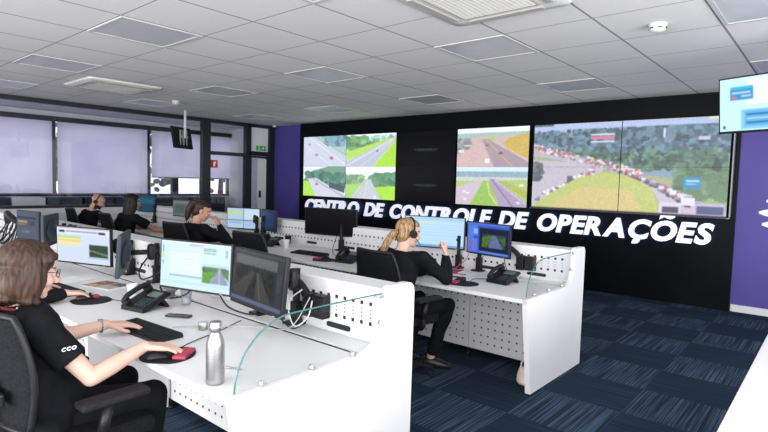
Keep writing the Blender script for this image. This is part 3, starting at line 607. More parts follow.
# ---------------------------------------------------------------- consoles
XR = -1.65; XL = -9.9
def console(Yf, label):
    t = thing('console_desk', ((XR + XL) / 2, Yf + .55, 0), label, 'desk', 'rows of operator consoles')
    L = XR - XL; xc = (XR + XL) / 2
    B().box((xc, Yf + .36, .72), (L - .082, .72, .03), .005).build('worktop', M['white'], t, True)
    B().box((xc, Yf + .735, .712), (L - .082, .03, .03)).build('cable_channel', M['hole'], t, True)
    d = B(); d.box((xc, Yf + .82, .72), (L - .082, .14, .03)).box((xc, Yf + 1.0, .52), (L - .082, .20, 1.0), .012)
    d.m(1)
    n = int((L - .35) / .0615)
    for k in range(n):
        x = -1.764 - k * .0615
        for z in (.932, .83): d.box((x, Yf + .8995, z), (.019, .003, .019))
        if k < 5:
            for z in (.90, .88, .86): d.box((x, Yf + .8995, z), (.007, .003, .007))
    d.build('divider', [M['white'], M['hole']], t, True)
    for x in (-1.99, -2.45, -3.15, -3.75, -4.3, -4.95, -5.6, -6.5, -7.3, -8.2, -9.1):
        B().prism([(x + a, .775 + b) for a, b in arc(.075, 0, .014, .014, -90, 90, 6) + arc(-.075, 0, .014, .014, 90, 270, 6)], 'y', Yf + .893, Yf + .90).build('cable_slot', M['hole'], t, True)
    prof = [(Yf + .13, .01), (Yf + .02, .70), (Yf + .0, .737)] + [(Yf + .72, .737)] + arc(Yf + .72, .86, .16, .123, -80, 0, 6) + [(Yf + .885, .99)] + arc(Yf + .935, .99, .05, .05, 180, 90, 5) + arc(Yf + 1.06, .99, .05, .05, 90, 0, 5) + [(Yf + 1.105, .01)]
    B().prism(prof, 'x', XR - .04, XR).build('end_panel', M['white'], t, True)
    B().prism(prof, 'x', XL, XL + .04).build('end_panel', M['white'], t, True)
    # perforated modesty panels
    ne = 10; pw = (L - .08) / ne
    for k in range(ne):
        x1 = XR - .04 - k * pw; x0 = x1 - pw
        m_ = B().box(((x0 + x1) / 2, Yf + .66, .375), (pw - .008, .018, .63), .002); m_.m(1)
        nx = int((pw - .12) / .066)
        for a in range(nx + 1):
            for b in range(8): m_.box((x0 + .06 + a * (pw - .12) / nx, Yf + .6505, .13 + b * .068), (.014, .003, .014))
        m_.build('modesty_panel', [M['white'], M['hole']], t, True)
        B().lathe([(.03, 0), (.03, .015), (.012, .02), (.012, .06)], (x0, Yf + .655, 0), 12).build('leveling_foot', M['black'], t, True)
        if k % 2 == 1: B().box((x0, Yf + .38, .36), (.03, .5, .69), .003).build('support_frame', M['white'], t, True)
    # quarter-round glass screen standing on the end panel
    a = arc(Yf + .32, .742, .275, .262, 180, 90, 16) + [(Yf + .5, 1.006), (Yf + .7, 1.006), (Yf + .88, 1.004)]
    pts = a + [(Yf + .88, .87)] + [(Yf + .85, .79), (Yf + .76, .742)]
    gl = B().prism(pts, 'x', XR - .028, XR - .018).build('glass_screen', M['glass'], t, True)
    B().tube([(XR - .023, y, z) for y, z in a], .0038, 6).build('glass_edge', M['glassedge'], gl, True)
    for y, z in ((Yf + .17, .75), (Yf + .43, .75), (Yf + .68, .75), (Yf + .875, .86)): B().tube([(XR - .036, y, z), (XR - .008, y, z)], .011, 10).build('clip', M['chrome'], gl, True)
    B().box((XR - .022, Yf + .86, .995), (.03, .06, .018), .004).build('clip', M['chrome'], gl, True)
    return t
console(1.07, 'white console row nearest the camera with perforated divider and curved glass end')
console(3.50, 'second white console row, in front of the video wall')
# plain white table at the right edge
t = thing('side_table', (.35, 2.6, 0), 'plain white table cut off by the bottom right corner', 'table')
B().box((0, 0, .72), (1.24, 3.4, .04), .006).build('tabletop', M['white'], t)
for sx in (-.5, .5):
    for sy in (-1.55, 1.55): B().box((sx, sy, .35), (.05, .05, .70), .004).build('leg', M['white'], t)
B().box((.1, 0, .45), (.02, 2.9, .4)).build('modesty_panel', M['white'], t)

# ---------------------------------------------------------------- monitors on arms
def monitor(label, X, Y, Z, yaw, tilt, w, h, pic, Yf=None, arm_x=None, back='black', name='monitor', group=None):
    """centre of the screen at X, Y, Z; yaw 0 faces -Y; the arm reaches back to the divider"""
    t = thing(name, (X, Y, Z - h / 2), label, 'monitor', group or ('monitors of the near console row' if Y < 2.6 else 'monitors of the second console row'), rz=R(yaw))
    rx = Matrix.Rotation(-R(tilt), 3, 'X'); c = V((0, 0, h / 2))
    B().box(c + V((0, .014, 0)), (w, .026, h), .005, rx).ell(c + V((0, .034, -.01)), (w * .36, .028, h * .36), rx).box(c + V((0, .052, 0)), (.11, .03, .11), .006, rx).build('housing', M[back], t)
    so = link('screen', screen_mesh(w - .018, h - .022, blur(pic)), t)
    so.matrix_local = Matrix.Translation(c) @ rx.to_4x4() @ Matrix.Translation((0, -.0005, .003))
    B().box(c + rx @ V((w * .38, -.0012, -h / 2 + .007)), (.02, .002, .003), 0, rx).build('power_mark', M['lightgrey'], t)
    if Yf is not None:
        A = world_m(t) @ (c + V((0, .07, 0))); ax = arm_x if arm_x is not None else A.x; P = V((ax, Yf + .865, max(.87, min(Z, 1.0))))
        mid = V(((A.x + P.x) / 2 + .06, (A.y + P.y) / 2 + .02, (A.z + P.z) / 2))
        b = B().tube([A, A.lerp(mid, .5), mid], .019, 8).tube([mid, P], .022, 8).cap(mid - V((0, 0, .035)), mid + V((0, 0, .035)), .028, .028, 10)
        b.box((P.x, Yf + .865, .80), (.05, .05, .13), .006).box((P.x, Yf + .85, .742), (.10, .09, .014), .003).tube([(P.x, Yf + .865, .75), P + V((0, 0, .05))], .02, 10)
        b.build('monitor_arm', M['black'], t, True)
    return t
A_, B_ = 1.07, 3.50
monitor('bright monitor with pale document and road picture, beside the dark screened monitor', -2.90, 1.65, 1.014, 15.3, 2.9, .568, .302, ui_doc(), A_, -2.62)
monitor('dim dark monitor with camera picture, rightmost on the near console', -2.285, 1.65, 1.017, -6.7, 6.1, .532, .305, ui_cctv(), A_, -2.30)
monitor('monitor with yellow and green table rows behind the near woman', -4.62, 1.65, .968, 19.3, -1, .602, .305, ui_table(), A_, -4.4)
monitor('monitor turned edge-on beside the yellow table screen', -3.93, 1.66, .985, -31, 4, .48, .30, ui_dark(), A_, -3.95, back='bluegrey')
monitor('dimmed grey monitor with orange text lines at far left', -6.17, 1.69, 1.019, 8.7, 0, .45, .293, ui_dim(), A_, -5.9, back='bluegrey')
monitor('blue grey monitor back turned away, right of the dimmed far left monitor', -5.78, 1.76, 1.0, -33, 0, .46, .30, ui_dark(), A_, -5.62, back='bluegrey')
monitor('pale blue monitor in front of the blonde woman', -3.03, 4.29, 1.066, 15.7, 2.6, .632, .312, ui_pale(), B_, -2.78)
monitor('blue screened monitor with small road picture, rightmost on the second console', -2.43, 4.29, 1.05, -12.8, 0, .525, .302, ui_blue(), B_, -2.55)
monitor('large switched-off black monitor in front of the lettering', -4.56, 4.33, 1.06, 12.4, -1, .738, .325, ui_dark(), B_, -4.4)
monitor('light monitor with split windows in front of the violet wall, left one of its pair', -6.30, 4.32, .988, 21.6, 0, .537, .297, ui_split(), B_, -6.05)
monitor('navy blue monitor angled beside the light split-window monitor', -5.75, 4.33, .998, -15.5, 3, .515, .285, ui_navy(), B_, -5.9)
monitor('grey monitor behind the woman with raised hand, far side of the second row', -7.92, 4.33, 1.042, 10.3, 0, .568, .27, ui_grey(), B_, -7.7)
monitor('teal monitor between the bald man and the grey monitor', -9.22, 4.33, 1.06, 14, 0, .46, .30, ui_teal(), B_, -9.0)
def arm_box(x, Yf, label):
    t = thing('power_supply_box', (x, Yf + .87, .80), label, 'power box', 'black supply boxes clipped to the dividers')
    B().box((0, 0, .065), (.07, .055, .13), .006).box((.095, -.004, .068), (.085, .06, .125), .008).build('body', M['black'], t)
    b = B()
    for k in range(5): b.box((.06 + k * .016, -.0352, .068), (.006, .003, .10))
    b.build('vent_slots', M['hole'], t)
    B().tube(smooth_path([(.0, -.02, .11), (-.05, -.02, .16), (-.13, -.03, .21), (-.2, -.05, .23)]), .026, 8, .018).build('cable_sleeve', M['blackmatte'], t)
arm_box(-2.19, A_, 'black supply box on the near divider right of the dim monitor')
arm_box(-2.13, B_, 'black supply box on the second divider beside the right phone')

# ---------------------------------------------------------------- office chair
def make_chair(loc, rz, label):
    t = thing('office_chair', loc, label, 'chair', 'black office chairs', rz)
    B().box((0, .02, .47), (.49, .47, .075), .03, seg=3).build('seat', M['fabric'], t)
    # curved mesh backrest
    rings = []
    for k in range(13):
        z = .58 + .44 * k / 12; wd = .225 + .015 * math.sin(k / 12 * math.pi) - .03 * (k / 12) ** 3; yb = -.235 - .035 * (k / 12) ** 2 + .02 * math.sin(k / 12 * math.pi)
        top = [V((-wd + 2 * wd * q / 10, yb - .035 * (1 - ((q - 5) / 5) ** 2), z)) for q in range(11)]
        rings.append(top + [p + V((0, .012, 0)) for p in reversed(top)])
    B().loft(rings).build('backrest', M['fabric'], t)
    ol = [r[0] + V((0, .006, 0)) for r in rings] + [p + V((0, .006, 0)) for p in rings[-1][1:10]] + [r[10] + V((0, .006, 0)) for r in reversed(rings)] + [p + V((0, .006, 0)) for p in reversed(rings[0][1:10])]
    B().tube(ol + [ol[0]], .013, 7).build('backrest_frame', M['black'], t)
    B().tube(smooth_path([(0, -.02, .42), (0, -.24, .42), (0, -.315, .52), (0, -.30, .75)]), .024, 8).box((0, -.285, .70), (.26, .02, .05), .008).build('back_spine', M['black'], t)
    for s_ in (-1, 1):
        B().box((s_ * .285, .05, .655), (.085, .27, .03), .012, seg=3).build('armrest', M['blackmatte'], t)
        B().tube([(s_ * .285, .03, .64), (s_ * .285, .0, .50)], .022, 8).tube(smooth_path([(s_ * .285, .0, .52), (s_ * .275, .0, .43), (s_ * .12, .0, .42)]), .018, 8).build('armrest_post', M['black'], t)
    B().tube([(0, 0, .10), (0, 0, .28)], .03, 12).tube([(0, 0, .27), (0, 0, .42)], .018, 12).box((0, 0, .42), (.22, .24, .035), .008).build('gas_column', M['black'], t)
    for k in range(5):
        a = R(90 + 72 * k + 20); d = V((math.cos(a), math.sin(a), 0)); q = V((-d.y, d.x, 0))
        lg = B().loft([[d * r_ + q * (wd * sx) + V((0, 0, z + hh * sz)) for sx, sz in ((-1, -1), (1, -1), (1, 1), (-1, 1))] for r_, wd, z, hh in ((.02, .032, .115, .022), (.16, .026, .10, .018), (.30, .018, .082, .012))], smooth=False).build('base_leg', M['black'], t)
        c = d * .295; b = B()
        for s_ in (-1, 1): b.tube([c + q * (s_ * .012) + V((0, 0, .028)), c + q * (s_ * .026) + V((0, 0, .028))], .027, 12)
        b.tube([c + V((0, 0, .03)), c + V((0, 0, .085))], .009, 8); b.build('caster', M['blackmatte'], lg)
    return t
CH = make_chair((-2.45, .82, 0), R(3), 'black office chair of the woman nearest the camera')
def chair(loc, rz, label): c = copy_tree(CH); c.location = loc; c.rotation_euler = (0, 0, R(rz)); c['label'] = label; return c
chair((-2.66, 3.29, 0), -6, 'black office chair of the blonde woman with the ponytail')
chair((-4.40, 3.30, 0), 8, 'empty black office chair before the switched-off black monitor')
chair((-5.76, 3.26, 0), 5, 'black office chair of the woman holding her hand to her face')
chair((-7.60, 3.26, 0), -4, 'black office chair of the operator with black hair and outstretched arm')
chair((-8.92, 3.27, 0), -2, 'black office chair of the bald man')
chair((-3.98, .72, 0), 0, 'black office chair of the operator hidden behind the nearest woman')

# ---------------------------------------------------------------- people
def head_m(c, yaw, pitch=0, roll=0):
    return Matrix.Translation(V(c)) @ Matrix.Rotation(-R(yaw), 4, 'Z') @ Matrix.Rotation(-R(pitch), 4, 'X') @ Matrix.Rotation(R(roll), 4, 'Y')
def head_prims(b, hm):
    Rm = hm.to_3x3(); P = lambda *p: hm @ V(p)
    def E(c, r): b.ell(P(*c), r, Rm, 20, 14)
    E((0, -.012, .032), (.074, .094, .083)); E((0, .028, -.015), (.063, .066, .083)); E((0, .040, -.068), (.047, .046, .042)); E((0, .070, -.095), (.021, .019, .018))
    E((0, .080, .022), (.048, .016, .012)); E((0, .066, .045), (.05, .03, .03))
    for s_ in (-1, 1):
        E((s_ * .036, .066, -.032), (.026, .026, .026)); E((s_ * .077, -.008, -.012), (.010, .021, .031)); E((s_ * .030, .084, .004), (.016, .010, .008)); E((s_ * .010, .106, -.036), (.008, .010, .008))
    b.cap(P(0, .092, .008), P(0, .115, -.032), .007, .0115); E((0, .089, -.058), (.021, .011, .007)); E((0, .087, -.070), (.018, .011, .007))
def hand_prims(b, wrist, fdir, pn, side, curl=.35, spread=1.0, k=1.0):
    """wrist point, finger direction, palm normal (the way the palm faces), side +1 right / -1 left hand: thumb on the inner side"""
    w = V(wrist); f = V(fdir).normalized(); n = V(pn); n = (n - f * n.dot(f)).normalized(); t = f.cross(n) * side   # towards the thumb
    t = -t if False else t
    offs = (.031, .0105, -.010, -.029); lens = (.070, .078, .072, .056); pal = (.088, .092, .088, .080)
    for o, L, pl in zip(offs, lens, pal):
        kn = w + (f * pl + t * o) * k; b.chain([w + (f * .012 + t * o * .55) * k, kn], [.0155 * k, .0125 * k])
        d = (f + t * o * 1.6 * spread).normalized(); p = kn; r = .0098 * k; c = curl
        for sg in (.46, .30, .24):
            dd = (d * math.cos(c) + n * math.sin(c)).normalized(); q = p + dd * L * sg * k; b.cap(p, q, r, r * .9); p = q; r *= .9; c += curl * .9
    b.ell(w + (f * .05) * k, (.036 * k, .045 * k, .014 * k), Matrix((t, f, n)).transposed(), 12, 8)
    p0 = w + (f * .022 + t * .022) * k; p1 = w + (f * .05 + t * .046 + n * .008) * k; p2 = p1 + (f * .026 + t * .014 + n * .01) * k; p3 = p2 + (f * .024 + t * .003 + n * .006) * k
    b.chain([p0, p1, p2, p3], [.017 * k, .0125 * k, .0105 * k, .009 * k])
def ering(c, rx, ry, right, fwd, n=20): return [V(c) + right * (rx * math.cos(2 * math.pi * q / n)) + fwd * (ry * math.sin(2 * math.pi * q / n)) for q in range(n)]
def torso(b, pts, right, grow=0.0):
    """pts: (centre, half width, half depth) from the seat up"""
    rings = []; n = len(pts)
    for i, (c, rx, ry) in enumerate(pts):
        ax = (V(pts[min(i + 1, n - 1)][0]) - V(pts[max(i - 1, 0)][0])).normalized(); rt = (V(right) - ax * V(right).dot(ax)).normalized(); fw = ax.cross(rt)
        rings.append(ering(c, rx + grow, ry + grow, rt, fw))
    c0, rx, ry = pts[0]; return b.loft(rings)
def remeshed(b, voxel, smooth=4):
    me = b.mesh('tmp'); o = bpy.data.objects.new('tmp', me); COL.objects.link(o)
    r = o.modifiers.new('r', 'REMESH'); r.mode = 'VOXEL'; r.voxel_size = voxel; r.use_smooth_shade = True
    s_ = o.modifiers.new('s', 'SMOOTH'); s_.factor = .5; s_.iterations = smooth
    out = bpy.data.meshes.new_from_object(o.evaluated_get(bpy.context.evaluated_depsgraph_get())); bpy.data.objects.remove(o); bpy.data.meshes.remove(me)
    out.color_attributes and [out.color_attributes.remove(a) for a in list(out.color_attributes)]
    return out
def vco(me): a = np.empty(len(me.vertices) * 3, np.float32); me.vertices.foreach_get('co', a); return a.reshape(-1, 3)
def vnorm(me): a = np.empty(len(me.vertices) * 3, np.float32); me.vertices.foreach_get('normal', a); return a.reshape(-1, 3)
def wrinkle(me, amp, sc, seed=0):
    co, no = vco(me), vnorm(me); d = np.array([noise.noise(V(c) * sc + V((seed, 0, 0))) for c in co.tolist()])
    me.vertices.foreach_set('co', (co + no * (amp * d)[:, None]).astype(np.float32).ravel()); me.update()
def person(label, seat, J, skin, hair, sleeves='long', voxel=.008, glasses=False, headset=None, beard=None, cloth='cloth'):
    t = thing('person', (seat[0], seat[1], 0), label, 'person', 'operators at the consoles')
    hm = head_m(J['head'], J['yaw'], J.get('pitch', 0), J.get('roll', 0)); inv = hm.inverted()
    pel, chest, neck = V(J['pelvis']), V(J['chest']), V(J['neck']); sL, sR = V(J['sL']), V(J['sR']); right = (sR - sL).normalized()
    hw = J.get('hw', 1.0)
    up = (neck - chest).normalized(); belly = pel.lerp(chest, .5)
    fw = up.cross(right) ; fw = fw if fw.dot(V((0, 1, 0))) > 0 else -fw
    T = [(pel - V((0, 0, .06)), .155 * hw, .115 * hw), (pel + V((0, 0, .03)), .168 * hw, .125 * hw), (belly, .145 * hw, .115 * hw), (chest, .158 * hw, .118 * hw), (chest.lerp(neck, .5), .155 * hw, .10 * hw), (chest.lerp(neck, .78), .12 * hw, .078 * hw), (neck, .062, .058)]
    # ---- body: one continuous skin
    b = B(); head_prims(b, hm); b.cap(neck - up * .05, hm @ V((0, -.018, -.05)), .056, .053)
    torso(b, [(c, rx * .86, ry * .86) for c, rx, ry in T], right)
    for s_, S in ((-1, 'L'), (1, 'R')):
        sh, el, wr = V(J['s' + S]), V(J['e' + S]), V(J['w' + S])
        b.chain([chest.lerp(neck, .55), sh, el], [.05, .047, .036]); b.cap(el, el.lerp(wr, .35), .037, .038); b.cap(el.lerp(wr, .35), wr, .038, .0255)
        hand_prims(b, wr, J['f' + S], J.get('n' + S, (0, 0, -1)), s_, J.get('curl' + S, .3))
        hp = pel + right * (s_ * .09) - V((0, 0, .02)); kn = V(J['k' + S]); an = V(J['a' + S])
        b.chain([hp, kn], [.068, .05]); b.chain([kn, an], [.048, .034]); b.cap(an - V((0, 0, .04)), an + V(J.get('toe' + S, (0, .16, -.05))) * .7 + V((0, 0, -.02)), .024, .018)
    me = remeshed(b, voxel); co = vco(me); n = len(co); im = np.array(inv); lc = co @ im[:3, :3].T + im[:3, 3]
    base = np.array(skin); cols = np.ones((n, 3)) * base; cols *= (1 + .06 * rng.standard_normal((n, 1)).clip(-1, 1) * .3)
    inh = (np.abs(lc[:, 0]) < .11) & (np.abs(lc[:, 1]) < .14) & (np.abs(lc[:, 2]) < .14)
    lips = inh & (lc[:, 1] > .085) & (np.abs(lc[:, 0]) < .022) & (np.abs(lc[:, 2] + .064) < .011); cols[lips] = base * np.array((.82, .52, .48))
    brow = inh & (lc[:, 1] > .055) & (np.abs(np.abs(lc[:, 0]) - .034) < .02) & (np.abs(lc[:, 2] - .024) < .005); cols[brow] = base * .25
    if beard is not None:
        bd = inh & (lc[:, 2] < -.042) & (lc[:, 1] > .0) & (lc[:, 2] > -.125) & ~lips; cols[bd] = beard
        st = inh & (lc[:, 2] > .035) & (lc[:, 1] < .03); cols[st] = base * .72
    setcol(me, cols); me.materials.append(M['skin']); link('body', me, t, True)
    for s_ in (-1, 1):
        e = B().ell(hm @ V((s_ * .031, .0845, .003)), (.011, .010, .009), hm.to_3x3(), 12, 8); e.m(1).ell(hm @ V((s_ * .031, .0905, .003)), (.0048, .0048, .0048), hm.to_3x3(), 8, 6); e.build('eye', [M['signwhite'], M['iris']], t, True)
    # ---- clothes
    b = B(); torso(b, T[:-1] + [(neck - up * .01, .078, .072)], right, .012)
    for s_, S in ((-1, 'L'), (1, 'R')):
        sh, el, wr = V(J['s' + S]), V(J['e' + S]), V(J['w' + S]); b.chain([chest.lerp(neck, .5) + right * s_ * .03, sh], [.075, .066])
        if sleeves == 'long': b.chain([sh, el, el.lerp(wr, .45), el.lerp(wr, .90)], [.066, .052, .05, .038])
        else:
            d = (el - sh); e2 = sh + d * .66; ax = d.normalized(); rt = ax.cross(V((0, 0, 1)) if abs(ax.z) < .9 else V((0, 1, 0))).normalized(); f2 = ax.cross(rt)
            b.ell(sh, (.066, .066, .066)); b.loft([ering(sh - d * .05, .062, .062, rt, f2), ering(sh + d * .3, .064, .064, rt, f2), ering(e2, .066, .066, rt, f2)])
    me = remeshed(b, max(voxel, .0065), 3); wrinkle(me, .012, 9, 3); me.materials.append(M[cloth]); link('shirt', me, t, True)
    b = B(); torso(b, [(pel - V((0, 0, .085)), .15 * hw, .11 * hw), (pel, .168 * hw, .125 * hw), (pel.lerp(belly, .5), .155 * hw, .118 * hw)], right, .008)
    for s_, S in ((-1, 'L'), (1, 'R')):
        hp = pel + right * (s_ * .09) - V((0, 0, .02)); kn = V(J['k' + S]); an = V(J['a' + S]); b.chain([hp, hp.lerp(kn, .5), kn, kn.lerp(an, .45), kn.lerp(an, .88)], [.09, .083, .066, .06, .05])
    me = remeshed(b, max(voxel, .008), 3); wrinkle(me, .012, 8, 9); me.materials.append(M['denim']); link('trousers', me, t, True)
    for s_, S in ((-1, 'L'), (1, 'R')):
        an = V(J['a' + S]); toe = V(J.get('toe' + S, (0, .16, -.05))); d = V((toe.x, toe.y, 0)).normalized(); q = V((-d.y, d.x, 0)); g = V((an.x, an.y, 0))
        st = [(-.07, .034, .065), (-.055, .042, .085), (.0, .046, .095), (.06, .048, .080), (.12, .048, .060), (.17, .036, .042)]
        rings = []
        for dx, wd, hh in st: rings.append([g + d * dx + q * (wd * math.cos(2 * math.pi * k / 14)) + V((0, 0, max(.002, hh / 2 + hh / 2 * math.sin(2 * math.pi * k / 14)))) for k in range(14)])
        B().loft(rings).build('shoe', M['shoe'], t, True)
    # ---- hair
    if hair: hair(t, hm)
    P = lambda *p: hm @ V(p)
    if glasses:
        b = B()
        for s_ in (-1, 1):
            b.tube([P(s_ * .033 + .022 * math.cos(a), .106 - .004 * abs(math.cos(a)), .002 + .018 * math.sin(a)) for a in [k * math.pi / 8 for k in range(17)]], .0016, 6); b.tube([P(s_ * .055, .102, .006), P(s_ * .074, .06, .008), P(s_ * .079, -.01, .006)], .0016, 6)
        b.tube([P(-.011, .106, .004), P(0, .112, .007), P(.011, .106, .004)], .0016, 6); b.build('glasses', M['black'], t, True)
    if headset:
        hs = B().tube([P(.09 * math.cos(a), -.0, .018 + .108 * math.sin(a)) for a in [k * math.pi / 14 for k in range(15)]], .007, 8).build('headset', M['blackmatte'], t, True)
        for s_ in (-1, 1): B().tube([P(s_ * .078, 0, -.005), P(s_ * .098, 0, -.005)], .032, 16).build('ear_cushion', M['blackmatte'], hs, True)
        B().tube(smooth_path([P(.09, .01, -.02), P(.085, .06, -.06), P(.045, .105, -.078)]), .003, 6).build('microphone', M['blackmatte'], hs, True)
    return t, hm
def hair_mat(name, c0, c1, scale=(26, 26, 3.0)):
    m = bpy.data.materials.new(name); m.use_nodes = True; nt = m.node_tree; L = nt.links.new; b = nt.nodes['Principled BSDF']; b.inputs['Roughness'].default_value = .5; b.inputs['Specular IOR Level'].default_value = .3
    tc = nt.nodes.new('ShaderNodeTexCoord'); mp = nt.nodes.new('ShaderNodeMapping'); mp.inputs['Scale'].default_value = scale; L(tc.outputs['Object'], mp.inputs[0])
    n = nt.nodes.new('ShaderNodeTexNoise'); n.inputs['Scale'].default_value = 3.5; n.inputs['Detail'].default_value = 3; L(mp.outputs[0], n.inputs['Vector'])
    rp = nt.nodes.new('ShaderNodeValToRGB'); rp.color_ramp.elements[0].color = (*c0, 1); rp.color_ramp.elements[1].color = (*c1, 1); rp.color_ramp.elements[0].position = .36; rp.color_ramp.elements[1].position = .66; L(n.outputs['Fac'], rp.inputs[0]); L(rp.outputs[0], b.inputs['Base Color'])
    bp = nt.nodes.new('ShaderNodeBump'); bp.inputs['Strength'].default_value = .35; bp.inputs['Distance'].default_value = .004; L(n.outputs['Fac'], bp.inputs['Height']); L(bp.outputs[0], b.inputs['Normal']); return m
HB = hair_mat('brown_hair', (.018, .009, .006), (.068, .033, .021)); HY = hair_mat('blonde_hair', (.12, .065, .03), (.46, .30, .15)); HD = hair_mat('dark_hair', (.010, .006, .005), (.045, .022, .016)); HK = hair_mat('black_hair', (.004, .004, .005), (.014, .012, .012))
def cut_face(me, hm, line, keep_z):
    """drop nothing: push hair that would lie over the face back onto the hairline"""
    inv = hm.inverted()
    for v in me.vertices:
        p = inv @ v.co; lim = line(p.x, p.z)
        if p.y > lim: p.y = lim + (p.y - lim) * .12; v.co = hm @ p
def strands(me, hm, amp=.005, freq=34):
    inv = hm.inverted(); co, no = vco(me), vnorm(me); out = []
    for c in co.tolist():
        p = inv @ V(c); a = math.atan2(p.x, -p.y); out.append(amp * (math.sin(a * freq + 2.5 * math.sin(p.z * 22 + a * 3)) * .6 + noise.noise(V((a * 9, p.z * 4, 1)))))
    me.vertices.foreach_set('co', (co + no * np.array(out)[:, None]).astype(np.float32).ravel()); me.update()
def hair_bob(mat_, length=.17, name='hair'):
    def f(t, hm):
        b = B(); Rm = hm.to_3x3(); E = lambda c, r: b.ell(hm @ V(c), r, Rm, 22, 14)
        E((0, -.016, .044), (.088, .108, .086)); E((0, -.05, -.05), (.088, .068, .11))
        for s_ in (-1, 1): E((s_ * .070, .004, -.035), (.026, .054, .105)); E((s_ * .066, .012, -.12), (.028, .045, length * .42)); E((s_ * .052, .055, .058), (.036, .042, .034))
        E((0, -.065, -.12), (.078, .046, length * .45))
        me = remeshed(b, .006, 5); cut_face(me, hm, lambda x, z: .078 if z > .062 else (.066 if abs(x) > .045 else .03), 0); strands(me, hm, .0022, 26); me.materials.append(mat_); link(name, me, t, True)
    return f
def hair_tail(mat_, tail):
    def f(t, hm):
        b = B(); Rm = hm.to_3x3(); E = lambda c, r: b.ell(hm @ V(c), r, Rm, 22, 14)
        E((0, -.018, .040), (.081, .101, .083)); E((0, -.052, -.02), (.072, .055, .075)); E((0, .02, .065), (.07, .065, .05))
        me = remeshed(b, .006, 4); cut_face(me, hm, lambda x, z: .074 if z > .06 else .0, 0); strands(me, hm, .0014, 44); me.materials.append(mat_); h = link('hair', me, t, True)
        b = B(); pts = smooth_path([hm @ V(p) for p in tail[0]], 5); rad = np.interp(np.linspace(0, 1, len(pts)), np.linspace(0, 1, len(tail[1])), tail[1])
        b.chain(pts, list(rad)); me = remeshed(b, .006, 3); strands(me, hm, .002, 30); me.materials.append(mat_); link('ponytail', me, h, True)
        B().tube([pts[1] + hm.to_3x3() @ V((.024 * math.cos(a), 0, .024 * math.sin(a))) for a in [k * math.pi / 6 for k in range(13)]], .006, 6).build('hair_band', M['blackmatte'], h, True)
    return f
def hair_long(mat_):
    def f(t, hm):
        b = B(); Rm = hm.to_3x3(); E = lambda c, r: b.ell(hm @ V(c), r, Rm, 22, 14)
        E((0, -.016, .042), (.086, .106, .086)); E((0, -.05, -.06), (.086, .066, .13)); E((0, -.075, -.19), (.088, .045, .13))
        for s_ in (-1, 1): E((s_ * .072, .0, -.05), (.024, .05, .11)); E((s_ * .072, -.03, -.17), (.03, .045, .10))
        me = remeshed(b, .007, 5); cut_face(me, hm, lambda x, z: .076 if z > .06 else (.045 if abs(x) > .045 else .03), 0); strands(me, hm, .004); me.materials.append(mat_); link('hair', me, t, True)
    return f
FAIR = (.62, .40, .32); TAN = (.40, .20, .125); OLIVE = (.50, .28, .19)
# the woman nearest the camera
p1, hm1 = person('woman nearest the camera in a black short sleeved shirt and glasses, typing', (-2.52, .70), dict(
    head=(-2.55, .700, 1.142), yaw=4, pitch=12, neck=(-2.56, .655, 1.012), chest=(-2.545, .68, .84), pelvis=(-2.52, .735, .565), hw=1.22,
    sR=(-2.36, .665, .96), eR=(-2.25, .83, .73), wR=(-2.29, 1.065, .797), fR=(.42, .90, -.12), curlR=.20,
    sL=(-2.76, .675, .96), eL=(-2.83, .87, .755), wL=(-2.785, 1.10, .790), fL=(.32, .94, -.08), curlL=.16,
    kR=(-2.36, 1.13, .54), kL=(-2.66, 1.13, .54), aR=(-2.34, 1.10, .09), aL=(-2.68, 1.10, .09)), FAIR, hair_bob(HB, .05), 'short', .0048, glasses=True)
W1 = world_m(p1)
LX = V((-.045, -.038, 0)); b = B()
for s_ in (-1, 1): b.tube(smooth_path([V((-2.515 + s_ * x, y, z)) + LX for x, y, z in ((.07, .625, 1.008), (.105, .70, .99), (.09, .775, .945), (.045, .825, .86), (.01, .835, .80))]), .007, 6)
b.tube(smooth_path([V(p_) + LX for p_ in ((-2.445, .625, 1.008), (-2.515, .598, 1.012), (-2.585, .625, 1.008))]), .007, 6).m(1).tube([V((-2.428, .672, 1.002)) + LX, V((-2.412, .705, .992)) + LX], .0085, 6)
b.build('lanyard', [M['lanyard'], M['signwhite']], p1, True)
wl = V((-2.790, 1.075, .785)); B().tube([wl + V((.032 * math.cos(a), 0, .031 * math.sin(a))) for a in [k * math.pi / 10 for k in range(21)]], .004, 6).box(wl + V((0, 0, .033)), (.026, .022, .006), .003).build('wrist_watch', M['steel'], p1, True)
# embroidered letters on the sleeve
def sleeve_text(txt, c, xdir, ydir, size, parent):
    me = bpy.data.meshes.new('t'); bm = bmesh.new(); cur = 0; xd = V(xdir).normalized(); yd = V(ydir); yd = (yd - xd * yd.dot(xd)).normalized(); nd = xd.cross(yd)
    for ch in txt:
        g = glyph(ch); xs = [v.co.x for v in g.vertices]; g.transform(Matrix.Translation((cur - min(xs), 0, 0))); cur += max(xs) - min(xs) + .02; bm.from_mesh(g)
    k = size / .27
    for v in bm.verts:
        p = v.co; v.co = V(c) + xd * ((p.x - cur / 2) * k) + yd * ((p.y - .13) * k) + nd * (p.z * k * .25)
    for f in bm.faces: f.material_index = 0
    bm.to_mesh(me); bm.free(); me.materials.append(M['signwhite']); link('sleeve_lettering', me, parent, True)
sleeve_text('CCO', (-2.232, .745, .872), (.25, .95, .10), (.1, -.12, 1), .015, p1)
